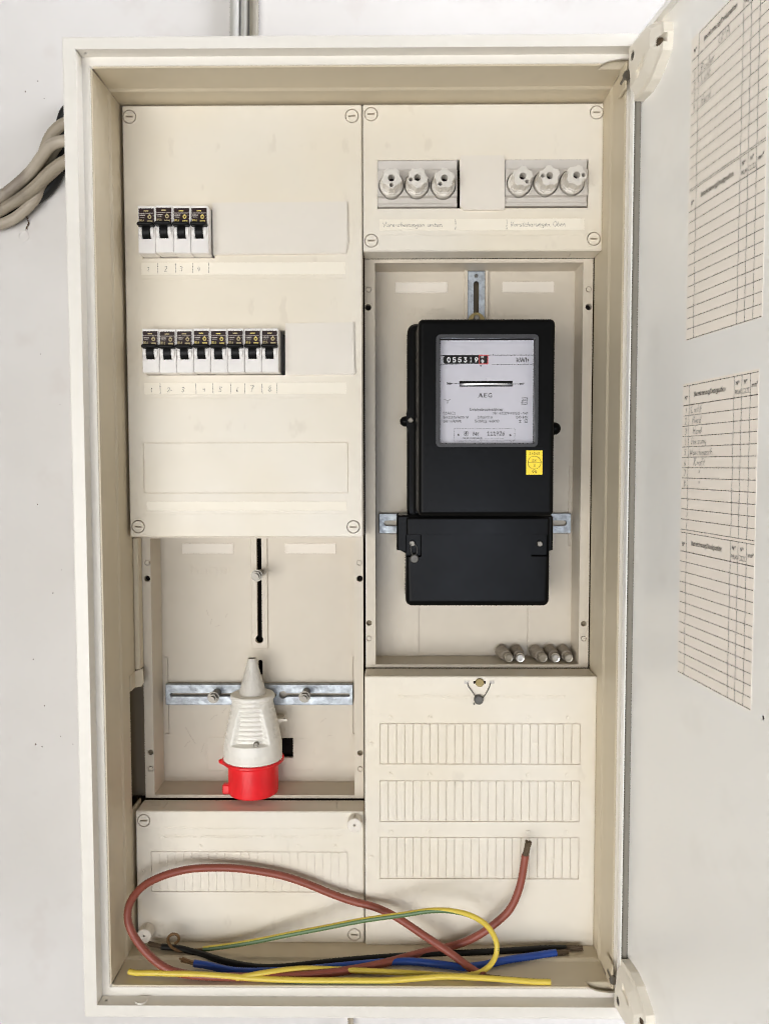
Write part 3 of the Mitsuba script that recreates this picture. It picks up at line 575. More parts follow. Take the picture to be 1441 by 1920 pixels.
# ------------------------------------------------------------------ fuse blocks
def fuse_block(x0, x1, zt, zb, caps, label):
    k = thing('fuse_block', label, 'fuse block', 'fuse blocks in the upper right cover')
    pr = [(6, zt), (0, zt + .001), (-.5, zt - .6), (3.0, zt - 9.2), (-2, zt - 10.2), (-3, zt - 11), (-3, zb + 11), (1.2, zb + 9.6), (1.0, zb + 4.8), (-1.4, zb + 3.6), (-1.4, zb + .4), (60, zb), (60, zt)]
    b = extx([(y, z) for y, z in pr], x0, x1)
    if b.volume() <= 0: b = extx([(y, z) for y, z in pr][::-1], x0, x1)
    for x, z, *_ in caps: b -= cyl(x, z, 13.3, -10, 20, n=40)
    part(k, 'housing', b, 'm_fuseblock')
    for x, z, a, sp in caps:
        ring = cyl(x, z, 12.1, -6, 20, n=40) + cyl(x, z, 11.1, -7, -6, r1=12.1, n=40)
        def star(R, r, y0, y1):
            pts = []
            for i in range(5):
                c_ = math.radians(sp + 72 * i)
                for dphi, rad in ((-13, R), (13, R), (24, r), (48, r)):
                    t = c_ + math.radians(dphi); pts.append((x + rad * math.cos(t), z + rad * math.sin(t)))
            return ext(pts, y0, y1)
        body = star(11.4, 9.6, -10, -5) + star(10.6, 8.9, -25, -9) + star(10.0, 8.4, -25.6, -24.9) + ring
        hx, hz_ = x + 7.0 * math.cos(math.radians(a)), z + 7.0 * math.sin(math.radians(a))
        body -= cyl(x, z, 3.5, -40, -8, n=24); body -= cyl(hx, hz_, 2.1, -40, -14, n=20)
        cpk = part(k, 'fuse_cap', body, 'm_ceramic', smooth=25)
        part(cpk, 'inspection_eye', [cyl(x, z, 3.4, -13, -8, n=20), cyl(hx, hz_, 2.0, -16, -14, n=16)], 'm_dark')
fuse_block(265.7, 348.2, -57.0, -105.0, [(280.1, -83.4, -90, 54), (306.4, -83.2, -165, 60), (333.6, -83.8, -128, 90)], 'grey fuse block with three screw caps, left of the square blanking plate')
fuse_block(398, 483.0, -56.6, -104.8, [(412.4, -82.2, -50, 84), (439.6, -81.8, 180, 96), (466.6, -81.4, 0, 70)], 'grey fuse block with three screw caps, right of the square blanking plate')

# ------------------------------------------------------------------ the meter
MT = thing('electricity_meter', 'black three-phase electricity meter with a glazed dial', 'electricity meter')
base = Manifold.batch_hull([ext(rr(297, 449, -432, -222, 9), 18, 64), ext(rr(299, 447, -430, -224, 8), 14, 15)])
part(MT, 'rear_case', base, 'm_meter', smooth=40)
fc = ballhull([(x, y, z, r) for x in (311, 433.4) for z in (-237, -418.4) for y, r in ((-65, 5.0),)] + [(x, 12, z, 5.4) for x in (310.4, 434) for z in (-236.4, -419)])
fc = fc + cb(303.8, 441, 2, 16, -426, -229, 2)
fc -= ext(rr(326.6, 418.8, -352.6, -250.6, 1.5), -90, -58); fc -= bx(344, 401, -62, -44, -300, -288)
part(MT, 'front_cover', fc, 'm_meter', smooth=40, label='black front cover around the dial window')
wf = ext([rr(323, 421.8, -355.8, -247.4, 4.5), rr(326.4, 419, -352.8, -250.4, 1.5)[::-1]], -72, -66)
part(MT, 'window_frame', wf, 'm_meterrim', smooth=30)
part(MT, 'glass_pane', bx(326.2, 419.2, -67.2, -67.0, -353, -250.2) if False else trimesh.Trimesh([(326.5, -67, -352.8), (419, -67, -352.8), (419, -67, -250.4), (326.5, -67, -250.4)], [(0, 1, 2), (0, 2, 3)], process=False), 'm_glass')
dial = bx(327.6, 418.6, -61.9, -60.4, -352, -251.6) - bx(346.4, 398.6, -70, -55, -296.6, -291) - bx(329.8, 374.6, -70, -55, -274.4, -266.2)
DI = part(MT, 'dial', dial, 'm_dial', label='pale grey dial plate with the kilowatt hour counter')
yd = -61.92
part(DI, 'counter_backing', bx(328, 380, -58.4, -58.1, -276, -264), 'm_black')
part(DI, 'rotor_disc', Manifold.cylinder(1.9, 60, 60, 160).translate((372.5, 0.2, -294.8)) ^ bx(344.4, 400.6, -70, -45, -299, -289), 'm_alu', smooth=30)
cnt = []
for i in range(6): cnt.append(cb(333.6 + 5.4 * i, 338.4 + 5.4 * i, -60.6, -58.6, -274, -266.6, .3))
part(DI, 'counter_drum', cnt, 'm_black'); part(DI, 'counter_drum', [cb(366.4, 371.8, -60.6, -58.6, -274.2, -266.4, .3)], 'm_maroon', label='counter drum of the decimal digit')
dg = [txt(ch, 336.0 + 5.38 * i, -272.6, 4.6, -60.62, w=(3.3 if ch != '1' else 1.3), align='c', bold=True, depth=.05) for i, ch in enumerate('055319')]
dg += [txt('9', 369.0, -274.0, 3.6, -60.62, w=2.7, align='c', bold=True, depth=.05), txt('8', 369.0, -268.4, 2.6, -60.62, w=2.6, align='c', depth=.05), *from_shape(LineString([(331.8, -266.8), (330.4, -266.8), (330.4, -273.8), (331.8, -273.8)]).buffer(.25), -60.0, .05)]
part(DI, 'counter_digit', dg, 'm_white')
part(DI, 'red_digit_frame', from_shape(sbox(365.2, -274.9, 374.4, -265.8).difference(sbox(366.0, -274.1, 373.6, -266.6)), -62.0, .1), 'm_redline')
L = [bar(327.8, 418.4, -266.4, -265.8, yd), bar(378, 418.4, -275.2, -274.7, yd), bar(327.8, 346, -275.0, -274.5, yd), bar(334, 346.2, -293.8, -293.3, yd), bar(398.6, 409.6, -294.3, -293.8, yd),
     bar(366.8, 367.8, -277.2, -275.6, yd), bar(372, 372.5, -290.4, -288.6, yd)]
L += from_shape(Polygon([(405.4, -292.9), (410.4, -294), (405.4, -295.2)]), yd) + from_shape(Polygon([(333.6, -292.6), (338, -292.6), (339.6, -293.6), (338, -294.6), (333.6, -294.6), (335, -293.6)]), yd)
L += [txt('kWh', 414, -272.9, 4.4, yd, w=12, align='r', bold=True)]
# the maker's serif capitals
def serif(lines, x, z, k, pen): return union_all([LineString([(x + a * k, z + b * k) for a, b in l]).buffer(p * k * 1.35, cap_style=2) for l, p in lines])
aeg = [([(.3, 0), (3.2, 7)], .45), ([(6.4, 0), (3.4, 7)], .75), ([(1.6, 2.4), (5.2, 2.4)], .35), ([(-.6, .2), (1.4, .2)], .25), ([(4.8, .2), (7.6, .2)], .25),
       ([(10.2, 0), (10.2, 7)], .75), ([(9, .25), (14.6, .25)], .3), ([(9, 6.75), (14.6, 6.75)], .3), ([(10, 3.6), (13.2, 3.6)], .3), ([(14.4, 0), (14.4, 1.8)], .3), ([(14.4, 5.3), (14.4, 7)], .3), ([(13.1, 2.8), (13.1, 4.4)], .25),
       ([(22.6, 5.2), (21.6, 6.5), (19.6, 6.9), (17.9, 5.8), (17.2, 3.5), (17.9, 1.2), (19.6, .2), (21.6, .5), (22.6, 1.4)], .5), ([(22.4, 0.2), (22.4, 3)], .55), ([(20.8, 3), (23.6, 3)], .25), ([(22.5, 5), (22.5, 6.9)], .25)]
L += from_shape(serif(aeg, 365.1, -307.0, .57, 1), yd)
L += [txt('Drehstromzähler', 356.6, -320.3, 2.6, yd, w=33, bold=True), txt('C14U11', 330.6, -323.6, 2.4, yd, w=12, bold=True), txt('Nr 41294251-90', 413.6, -323.8, 2.4, yd, w=34, align='r', bold=True), txt('3x230/400 V', 330.6, -327.6, 2.4, yd, w=25, bold=True),
      txt('10(60) A', 364.4, -327.6, 2.4, yd, w=15, bold=True), txt('50 Hz', 413.6, -327.6, 2.4, yd, w=11.5, align='r', bold=True), txt('88 U/kWh', 330.6, -331.4, 2.4, yd, w=18, bold=True), txt('Schltg. 4000', 361.4, -331.4, 2.4, yd, w=24, bold=True)]
for a in (90 + 60, 30, 270): L += from_shape(LineString([(334.8, -310.4), (334.8 + 3.2 * math.cos(math.radians(a)), -310.4 + 3.2 * math.sin(math.radians(a)))]).buffer(.25), yd)
L += from_shape(LineString([(407.6, -307.6), (412.6, -307.6), (412.6, -310.4), (407.6, -310.4), (407.6, -313.8), (412.6, -313.8), (412.6, -311.6)]).buffer(.3), yd) + [bar(408.4, 412, -309.2, -308.8, yd), bar(408.4, 412, -312.6, -312.2, yd)]
L += [bar(404.6, 407.2, -330 - .25, -330 + .25, yd), bar(404.6, 407.2, -332, -331.6, yd), bar(405.6, 406.1, -332, -328.8, yd)] + from_shape(sbox(410.2, -332, 413.2, -328.8).difference(sbox(410.7, -331.5, 412.7, -329.3)), yd) + [bar(410.4, 413, -330.6, -330.2, yd)]
L += from_shape(sbox(341, -349.8, 401, -337.6).difference(sbox(341.3, -349.5, 400.7, -337.9)), yd)
L += from_shape(Point(345.6, -343.6).buffer(1.0), yd) + from_shape(Point(396.6, -344).buffer(1.0), yd)
L += from_shape(Point(353.2, -342.4).buffer(2.5).difference(Point(353.2, -342.4).buffer(2.1)), yd) + from_shape(Polygon([(352.6, -340.6), (354, -340.6), (353.4, -342), (354.4, -342), (352.4, -344.6), (352.9, -342.8), (352, -342.8)]), yd)
L += [txt('Nr', 360, -344.4, 3.6, yd, w=6, bold=True), txt('111926', 374, -344.4, 4.0, yd, w=17, bold=True), txt('PFALZWERKE', 349.6, -347.8, 1.6, yd, w=19.6, bold=True), bar(371, 391, -347.6, -347.4, yd)]
part(DI, 'print', L, 'm_printgrey', kind=None, label='dial print with kWh and technical data')
# top hanger, side tabs, terminal cover
hr = (cyl(375, -212.5, 9.4, 56, 58.5, n=36) - cyl(375, -212.5, 4.6, 50, 60, n=24))
part(MT, 'hanging_eye', hr, 'm_brass', label='brass coloured hanging eye on top'); part(MT, 'hanging_screw', rot_y_disc(375, -209, 3.2, 54, 66, .6, 20), 'm_steel', smooth=30)
part(MT, 'side_tab', ballhull([(294.6, 20, -326, 5.5), (294.6, 26, -326, 5.5), (300, 22, -326, 5.5)]) + Manifold.batch_hull([bx(296, 309, 12, 20, -333, -317), bx(300, 309, 12, 24, -344, -306)]), 'm_meter', smooth=40)
part(MT, 'side_tab', ballhull([(456, 20, -334, 6.8), (456, 27, -334, 6.8), (446, 24, -334, 6.8)]), 'm_meter', smooth=40)
part(MT, 'cover_bolt', rot_y_disc(300.4, -325.4, 2.9, 8.4, 14, .8, 20) - bx(297, 304, 7, 9.4, -325.8, -325) - bx(300, 300.8, 7, 9.4, -328, -322), 'm_steel', smooth=30)
tc = ballhull([(x, y, -517.4, 6.5) for x in (301.4, 441.6) for y in (2.5, 60)] + [(x, y, -431, 2.5) for x in (298, 445) for y in (-1.5, 60)])
wing = cb(285.4, 451.6, -1, 50, -467, -426.6, 2.0) - Manifold.batch_hull([bx(284, 293.5, -20, 60, -475, -466.5), bx(284, 289, -20, 60, -475, -464)]) - Manifold.batch_hull([bx(444, 453, -20, 60, -475, -466.5), bx(449, 453, -20, 60, -475, -464)])
tc = tc + wing
tc -= cb(295, 311.6, -20, 3.5, -471, -446.6, 1); tc -= cb(427.8, 446.4, -20, 3.5, -470.5, -447.2, 1)
tc -= bx(312, 427, -6, -3.2, -446.6, -446)
part(MT, 'terminal_cover', tc, 'm_meter', smooth=40, label='black terminal cover at the foot of the meter')
for x, z in ((302, -457), (437.8, -457.4)):
    part(MT, 'cover_bolt', (rot_y_disc(x, z, 3.1, -0.5, 6, .7, 22) - bx(-4, 4, -3, .4, -.45, .45).rotate((0, 40, 0)).translate((x, 0, z))), 'm_steel', smooth=30)
stk = part(MT, 'approval_sticker', cb(411, 426.9, -70.45, -70, -382.8, -359.1, .1), 'm_sticker', label='yellow approval sticker')
ys = -70.46
sp = [txt('16588', 419, -363.4, 2.7, ys, w=10.4, align='c'), txt('EK', 419, -370.2, 2.6, ys, w=4.4, align='c'), txt('3', 419, -375.2, 2.8, ys, align='c'), txt('90', 419, -381.4, 2.7, ys, w=4.6, align='c', bold=True), bar(412.4, 425.6, -371.3, -370.9, ys)]
sp += from_shape(Point(419, -371).buffer(6.5).difference(Point(419, -371).buffer(6.05)), ys)
part(stk, 'print', sp, 'm_ink')
SL = thing('wire_seal', 'small dark seal on a thin wire hanging from the left bolt of the meter', 'seal')
m, _ = tube([(300.5, -3, -457), (300, -4, -463), (302, -5, -469), (303, -5, -472)], .35, 8); part(SL, 'wire', m, 'm_lead')
m, _ = tube([(303.5, -3, -456.5), (307, -4, -460), (307, -5, -466), (304.6, -5, -471)], .35, 8); part(SL, 'wire', m, 'm_lead')
part(SL, 'seal_disc', rot_y_disc(304, -472.5, 4.5, -7.5, -4, .8, 24) - cyl(304, -472.5, 2.4, -9, -7.1, n=20), 'm_lead', smooth=30)

# ------------------------------------------------------------------ seal on the lower right cover
SL2 = thing('lead_seal', 'dark round lead seal hanging on a wire below the brass screw', 'seal')
part(SL2, 'wire_staple', [cb(357.5, 362.8, -4.8, -3.8, -607.6, -604.2, .2), cb(384.6, 389.6, -4.8, -3.8, -607.6, -604.2, .2)], 'm_fuseblock')
m, _ = tube([(361, -4.4, -606), (361.6, -5.6, -609.5), (364, -6.2, -613), (367.2, -6.6, -617), (370, -7, -622)], .5, 8); part(SL2, 'wire', m, 'm_lead', smooth=True)
m, _ = tube([(386, -4.4, -606), (384.8, -5.6, -609), (383, -6.2, -613.5), (379.6, -6.6, -619), (376, -7, -623.5)], .5, 8); part(SL2, 'wire', m, 'm_lead', smooth=True)
sd = rot_y_disc(372.8, -624, 5.0, -9.4, -4.4, 1.0, 28) - cyl(373, -624, 3.4, -12, -9.0, n=24)
part(SL2, 'seal_disc', [sd, cyl(368, -628.8, .9, -7.5, -5.5, n=10)], 'm_lead', smooth=30)

# ------------------------------------------------------------------ spare fuses on the meter board
def fuse(x, xb, yf, label, wear):
    k = thing('fuse_cartridge', label, 'fuse cartridge', 'spare fuse cartridges lying on the ledge of the meter board')
    A = np.eye(4); ang = math.atan2(x - xb, 28)
    def lt(prof): # (r, y) rings about a y axis, front at yf
        rows = [[(r * math.cos(2 * math.pi * j / 32), y, r * math.sin(2 * math.pi * j / 32)) for j in range(32)] for r, y in prof]
        V, F = _grid(rows); return trimesh.Trimesh(V, F[:, ::-1], process=False)
    tilt = math.atan2(7.2 - 5.2, 30)
    Rm = trimesh.transformations.rotation_matrix(-ang * -1, (0, 0, 1)) @ trimesh.transformations.rotation_matrix(tilt, (1, 0, 0))
    Tm = trimesh.transformations.translation_matrix((x, yf, -595.2 + 5.3)) @ Rm
    def fin(m): m = m.copy(); m.apply_transform(Tm); return m
    part(k, 'body', fin(lt([(0, 9), (6.1, 9), (6.3, 9.5), (6.4, 14), (7.2, 16), (7.3, 28), (6.9, 29), (0, 29)])), 'm_fuseceram' + wear, smooth=30)
    part(k, 'neck', fin(lt([(0, 3), (4.7, 3), (5.0, 4), (5.0, 9.2), (0, 9.2)])), 'm_fuseceram' + wear, smooth=30)
    part(k, 'end_cap', fin(lt([(0, 1.1), (3.4, 1.1), (3.5, 0.2), (4.4, 0), (5.1, .7), (5.15, 3.4), (0, 3.4)])), 'm_steelcap' + wear, smooth=25)
mat('m_fuseceram0', tint((0.26, 0.22, 0.17), 0.2, 300), 0.5); mat('m_fuseceram1', tint((0.20, 0.165, 0.125), 0.2, 300), 0.5)
mat('m_steelcap0', tint((0.42, 0.38, 0.31), 0.2, 300), 0.4, 0.8); mat('m_steelcap1', (0.72, 0.70, 0.66), 0.3, 0.9)
fuse(411.6, 406.0, 38, 'brownish spare fuse cartridge, leftmost of the five on the meter board', '0')
fuse(424.2, 423.6, 38, 'spare fuse cartridge with a shiny end ring, second from the left of the five', '1')
fuse(449.9, 445.2, 38, 'spare fuse cartridge just right of the board seam, in the middle of the five', '0')
fuse(464.0, 462.0, 38, 'spare fuse cartridge with a bright end ring, second from the right of the five', '1')
fuse(478.4, 477.4, 38, 'dull spare fuse cartridge, rightmost of the five on the meter board', '0')

# ------------------------------------------------------------------ the plug
PL = thing('industrial_plug', 'red and light grey industrial power plug standing under the left meter board', 'plug')
PX, PY, PZ = 122.6, 41.0, -744.4
# red sleeve with collar
part(PL, 'sleeve', lathe([(0, 0), (26.4, 0), (27.6, .8), (27.9, 3), (28.3, 20), (28.3, 33), (28.5, 34), (34.2, 36.4), (35.0, 37.2), (35.0, 39.0), (34.2, 39.8), (32, 40.2), (0, 40.2)], PX, PY, 72).apply_translation((0, 0, PZ)), 'm_red', smooth=30, label='red sleeve')
part(PL, 'keyway_rib', [cb(PX - 33.4, PX - 25, 30, 39, PZ + .5, PZ + 11.8, 1.4)], 'm_red')
part(PL, 'latch_lug', ballhull([(PX - 36, 36, PZ + 36.8, 2.6), (PX - 31, 34, PZ + 36.4, 3.4), (PX - 28, 38, PZ + 33, 3.0)]), 'm_red', smooth=40)
part(PL, 'latch_lug', ballhull([(PX + 33.4, 42, PZ + 40, 1.8), (PX + 31, 40, PZ + 37.4, 2.4)]), 'm_red', smooth=40)
# grey body: rounded square below, round flange above, with a ribbed hollow grip in front
H0, H1 = 40.2, 113.5
def body_r(h, th):
    t = min(max((h - H0) / (H1 - 3 - H0), 0), 1)
    R = 33.4 - 0.2 * (t < .2) - (33.4 - 22.0) * max(0, (t - .16) / .84) ** 1.05
    n = 2.0 + 0.5 * math.sin(math.pi * min(t * 1.1, 1))
    c_, s_ = abs(math.cos(th)), abs(math.sin(th))
    k = (c_ ** n + s_ ** n) ** (-1 / n)
    R = R * (0.985 * k if n > 2 else 1)
    if h > H1 - 7: R += (24.8 - 22.0) * min(1, (h - (H1 - 7)) / 2.5)
    if h > H1 - 2: R -= 1.4 * ((h - (H1 - 2)) / 2) ** 2
    # grip hollow centred on the front (th = -90 degrees)
    d = (th + math.pi / 2 + math.pi) % (2 * math.pi) - math.pi - 0.04
    if 1: 
        u = (h - (H0 + 20.5)) / (H1 - 9 - (H0 + 20.5))
        half = 0.74 - 0.18 * u
        if -0.02 < u < 1.02:
            e = min(1, max(0, (half - abs(d)) / 0.16)); f = min(1, max(0, u / 0.05)) * min(1, max(0, (1 - u) / .25))
            e = e * e * (3 - 2 * e)
            depth = 6.2 * (1 - 0.75 * u) + .6
            R -= depth * e * f
            if 0.12 < u < .98 and abs(d) < half + .05: R += 1.15 * max(0, math.cos(2 * math.pi * u * 8.5)) * (e if abs(d) > half - .16 else 1)
    e2 = abs(d) - 1.25
    if abs(e2) < .38 and H0 + 24 < h < H1 - 12: R += 0.8 * max(0, math.cos(2 * math.pi * (h - H0) / 6.6)) * (1 - (e2 / .38) ** 2)
    return R
rows = [[(PX, PY, H0)] * 160]
hs = list(np.linspace(H0, H0 + 19, 14)) + list(np.linspace(H0 + 19.6, H1 - 9, 120)) + list(np.linspace(H1 - 8.6, H1, 24))
for h in hs: rows.append([(PX + body_r(h, a) * math.cos(a), PY + body_r(h, a) * math.sin(a) * .98, h) for a in np.arange(160) * 2 * math.pi / 160])
rows.append([(PX, PY, H1)] * 160)
V, F = _grid(rows); V[:, 2] += PZ
part(PL, 'housing', trimesh.Trimesh(V, F, process=False), 'm_plug', smooth=50, label='light grey housing with a ribbed grip')
cone = [(15.4, H1 - 1), (15.2, H1 + 1)]
for i in range(14):
    z = H1 + 1 + i * 2.75; r = 15.0 - (15.0 - 5.2) * (i / 13.2)
    cone += [(r, z), (r - .35, z + 2.2), (r - .75, z + 2.4), (r - .75, z + 2.7)]
cone += [(5.3, H1 + 40.2), (4.6, H1 + 40.4), (4.2, H1 + 40), (4.0, H1 + 24), (0, H1 + 24)]
part(PL, 'cable_gland', lathe(cone, PX, PY, 48).apply_translation((0, 0, PZ)), 'm_cone', smooth=28, label='ribbed cone shaped cable gland')
part(PL, 'housing_screw', rot_y_disc(130.4, -681.2, 3.0, 13.0, 24, .7, 22) - bx(127.6, 133.2, 12, 13.8, -681.6, -680.8), 'm_steel', smooth=30)

# ------------------------------------------------------------------ loose conductors on the cabinet floor
def cable(name, pts, r, m, label, cat='cable', roll=None, uv=False):
    k = thing(name, label, cat); rg_ = random.Random(len(name) + len(pts))
    pts = [pts[0]] + [(x + rg_.uniform(-.5, .5), y, z + rg_.uniform(-.35, .35)) for x, y, z in pts[1:-1]] + [pts[-1]]
    mesh, U = tube(pts, r, 20, 3.0, roll=roll, smooth_pass=3)
    part(k, 'insulation', mesh, m, smooth=True, uv=U if uv else None); return k
def strands(k, a, b, r, m, n=7, seed=1, name='copper_strands'):
    a, b = np.array(a, float), np.array(b, float); d = b - a; L = np.linalg.norm(d); d /= L
    s = np.cross(d, (0, 1, 0.01)); s /= np.linalg.norm(s); q = np.cross(d, s); rg_ = random.Random(seed); ms = []
    for i in range(n):
        an = 2 * math.pi * i / max(1, n - 1); o = (s * math.cos(an) + q * math.sin(an)) * (r * .62 if i else 0)
        e = L * rg_.uniform(.86, 1.0); tw = (s * math.cos(an + .8) + q * math.sin(an + .8)) * (r * .68 if i else 0)
        ms.append(tube([a + o - d * 2, a + o * .9 + d * L * .4, a + tw + d * e], r * .36, 8, 3)[0])
    part(k, name, ms, m, smooth=30)
k = cable('brown_cable', BROWN := [(421, -26, -785), (418.6, -26, -803), (415, -26, -821), (406, -26, -843), (392, -25, -859), (372, -23, -875), (349, -19.5, -888), (313, -24, -893.4), (278, -40, -893.6), (250, -50, -893.6), (216, -59, -893.6), (183, -63.5, -893.6),
      (140, -67, -893.6), (97, -67, -893), (70, -65, -892), (49, -62, -888.5), (32, -60, -876), (16, -56, -860), (7, -52, -843), (7, -46, -829), (16, -36, -817), (35, -26, -810), (61, -18, -806), (89, -14, -806), (117, -12, -808), (157, -11, -815), (186, -11, -824), (215, -12, -836), (238, -14, -843), (261, -18, -847), (284, -24, -854), (312, -32, -869), (339, -40, -883), (356, -49, -891), (366, -58, -893.4), (374, -64, -893.6)],
      3.95, 'm_brown', 'thick reddish brown cable looping across the lower covers, its bare end pointing up')
strands(k, (421, -26, -786), (424.4, -26.6, -769), 3.6, 'm_darkcopper', 9, 3); strands(k, (374, -64, -893.8), (392, -67, -894.5), 3.0, 'm_copper', 6, 4)
def smooth01(x): x = min(1, max(0, x)); return x * x * (3 - 2 * x)
k = cable('striped_earth_cable', [(77, -20, -893), (105, -20, -889), (135, -22, -883), (170, -26, -873), (205, -31, -863), (250, -38, -850), (295, -44, -840), (317, -46, -835), (339, -47, -834), (361, -47, -839), (379, -47, -851), (389, -48, -869), (386, -53, -883), (373, -60, -890.5), (355, -64, -893.4), (333, -63, -893.6), (295, -59, -893.8), (251, -56, -893.8), (217, -55.5, -892), (184, -58.5, -890), (152, -66, -889.6), (122, -69.6, -893)],
      2.75, 'm_yellowgreen', 'thin green and yellow striped cable looping over the brown cable, with a hooked bare end', roll=lambda s: 0.0 + .36 * smooth01((s - .38) / .14), uv=True)
hook, _ = tube([(78, -20, -893), (64, -20, -894.5), (50, -20.5, -894.5), (42, -20, -890), (39, -20, -883), (42, -21, -877), (47, -21, -875.5), (51, -20, -879), (50.5, -19, -884.5), (46.5, -18, -888)], 1.55, 10, 2)
part(k, 'bare_hook', hook, 'm_copper', smooth=True, label='bare copper end bent into a hook')
cable('yellow_earth_cable', [(10, -60, -902 + 9.5), (17, -62, -893), (32, -65, -891), (54, -66, -890.6), (76, -67, -890.4), (109, -68.6, -891), (142, -69.6, -893), (186, -70.4, -894.4), (230, -70.4, -894.6), (273, -70, -894.2), (306, -69.4, -892.6), (333, -69.4, -890.6), (366, -69.8, -891.4), (399, -70.2, -893), (425, -70.6, -894.6), (440, -70.8, -894.8)],
      2.85, 'm_yellowgreen2', 'thick mostly yellow earth cable lying along the front of the cabinet floor', roll=lambda s: 0.5 - 0.22 * smooth01((s - .22) / .2) + 0.24 * smooth01((s - .58) / .1), uv=True)
k = cable('blue_cable', [(74, -48, -891.5), (90, -50, -892.6), (109, -55, -893.6), (132, -58, -893.8), (160, -57, -893.8), (182, -55, -893.8), (216, -49.5, -893.8), (261, -42.5, -893.8), (296, -39, -893.8), (330, -44, -893.8), (352, -48, -893.8), (375, -45, -893.6), (404, -36, -893.6), (433, -28, -893.6), (455, -23, -893.6)],
      3.6, 'm_blue', 'bright blue cable lying on the cabinet floor behind the yellow cable')
strands(k, (75, -48, -891.5), (58, -44, -889), 2.6, 'm_copper', 5, 8); strands(k, (455, -23, -893.6), (470, -20, -894), 2.8, 'm_darkcopper', 6, 9)
k = cable('black_cable', [(31, -15, -893.6), (52, -18, -894), (76, -26, -894.6), (107, -40, -894.8), (142, -49, -894.8), (170, -47, -894.8), (204, -41, -894.8), (238, -35, -894.8), (273, -30, -894.8), (319, -25, -894.8), (365, -21, -894.8), (412, -17, -894.8), (447, -14, -894.8), (468, -13, -894.8)],
      3.1, 'm_blackwire', 'black cable lying at the back of the cabinet floor under the blue one')
strands(k, (32, -15, -893.6), (15, -12, -892), 2.8, 'm_darkcopper', 7, 5); strands(k, (468, -13, -894.8), (486, -14, -894.2), 3.0, 'm_darkcopper', 7, 6)

# ------------------------------------------------------------------ cables on the wall
def wallcable(pts, r, m, label):
    k = newkey('wall_cable'); mesh, U = tube(pts, r, 20, 4, smooth_pass=2)
    mesh.apply_scale(.001); scene[k] = mikit.ply(mesh, m, True); say(k, label, 'cable', 'cables running over the wall into the cabinet')
wallcable([(98, 108, 24), (97.6, 108.5, 100), (98.6, 108.5, 150), (99.4, 109, 240), (99, 109, 500)], 5.4, 'm_wallcablegrey', 'light grey cable above the cabinet, left of three')
wallcable([(109.2, 110, 24), (108.8, 110, 100), (110.4, 110, 150), (111, 110, 240), (111, 110, 500)], 4.4, 'm_wallcablegrey', 'thin light grey cable above the cabinet, between the two others')
wallcable([(120.6, 109, 24), (120.4, 109, 100), (121, 109, 150), (121.4, 109, 240), (121.4, 109, 500)], 5.4, 'm_wallcabledark', 'brownish grey cable above the cabinet, right of three')
wallcable([(-20, 70, 17), (-70, 72, 16), (-87.5, 75, 13.9), (-96, 77, 10.5), (-109, 82, 1), (-119, 90, -12), (-130, 100, -25), (-150, 107, -40), (-190, 108, -62), (-260, 108, -100)], 6.2, 'm_wallcable', 'uppermost beige cable of the bundle left of the cabinet')
wallcable([(-20, 66, -8), (-70, 66, -9), (-84, 66, -9.4), (-89, 66, -10), (-102, 68, -13), (-115.5, 76, -22), (-129, 84, -33), (-147, 91, -45), (-162, 93, -55), (-182, 96, -67), (-260, 100, -110)], 6.3, 'm_wallcablelight', 'thick beige cable in the middle of the bundle left of the cabinet')
wallcable([(-20, 84, 2), (-70, 84, 2), (-92, 86, 1), (-106, 92, -8), (-120, 100, -20), (-150, 108, -42), (-260, 109, -104)], 5.0, 'm_wallcabledark', 'thin beige cable between the two upper ones of the bundle')
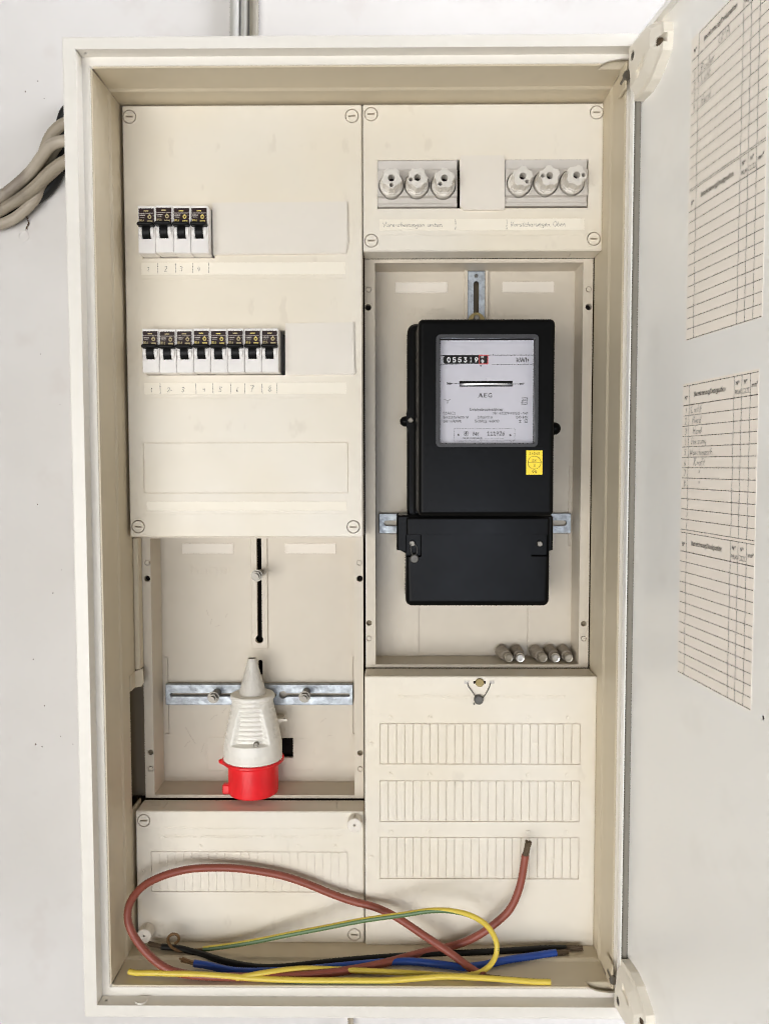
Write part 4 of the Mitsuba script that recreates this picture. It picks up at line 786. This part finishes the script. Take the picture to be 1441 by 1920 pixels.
wallcable([(-20, 78, -24), (-70, 78, -25), (-88, 79, -26.5), (-94, 80, -28), (-111.7, 84, -38), (-129.6, 90, -51), (-147.4, 95, -61.5), (-166, 98, -71), (-184, 100, -80), (-260, 102, -116)], 6.4, 'm_wallcable', 'beige cable below the thick one of the bundle left of the cabinet')
wallcable([(-20, 90, 14), (-60, 96, 10), (-100, 100, -20), (-116, 101, -34), (-129, 101, -46), (-134, 101, -60), (-146, 101, -73), (-160, 101, -84), (-175, 102, -90), (-194, 103, -94), (-270, 105, -100)], 6.0, 'm_wallcablelight', 'lowest beige cable curving down left of the cabinet')
wallcable([(-20, 78, 14), (-52, 94, 32), (-80, 106, 46), (-96, 108, 44), (-102.6, 108, 37), (-106, 108, 22), (-107, 108, 4), (-106, 108, -14), (-112, 108, -34), (-122, 108, -48), (-137, 108, -60), (-160, 108, -69), (-178, 108, -77), (-197, 108, -84), (-270, 108, -104)], 6.3, 'm_blackwire', 'black cable behind the beige bundle left of the cabinet')
# dust hanging from the bundle and an old filled plug hole
rng = random.Random(3); d = []
for i in range(26):
    s = i / 25; x, z = -150.5 - 1.2 * math.sin(s * 7) - s * 1.2, -70 - 24 * s
    d.append(Manifold.sphere(rng.uniform(.4, 1.0), 6).scale((1, .6, rng.uniform(.7, 1.8))).translate((x + rng.uniform(-.7, .7), 113.6, z)))
k = thing('cobweb_thread', 'thin dusty thread hanging on the wall below the lowest beige cable', 'cobweb'); part(k, 'dust', d, 'm_darkcopper', kind='stuff')
k = thing('filled_wall_hole', 'faint round filled hole in the wall below the dusty thread', 'filled hole')
part(k, 'plaster_ring', cyl(-156, -101, 6.3, 114.0, 116, n=28) - cyl(-156, -101, 5.4, 110, 114.9, n=28), 'm_wall')
k = newkey('cable_stub'); m2 = tm(cyl(228, -947, 3.6, 92, 100, n=18)).copy()
mm = tube([(228, 104, -918), (228, 106, -960), (229, 106, -1100)], 3.6, 14, 4)[0]; mm.apply_scale(.001); scene[k] = mikit.ply(mm, 'm_wallcable', True); say(k, 'end of a beige cable leaving the cabinet at the bottom', 'cable')
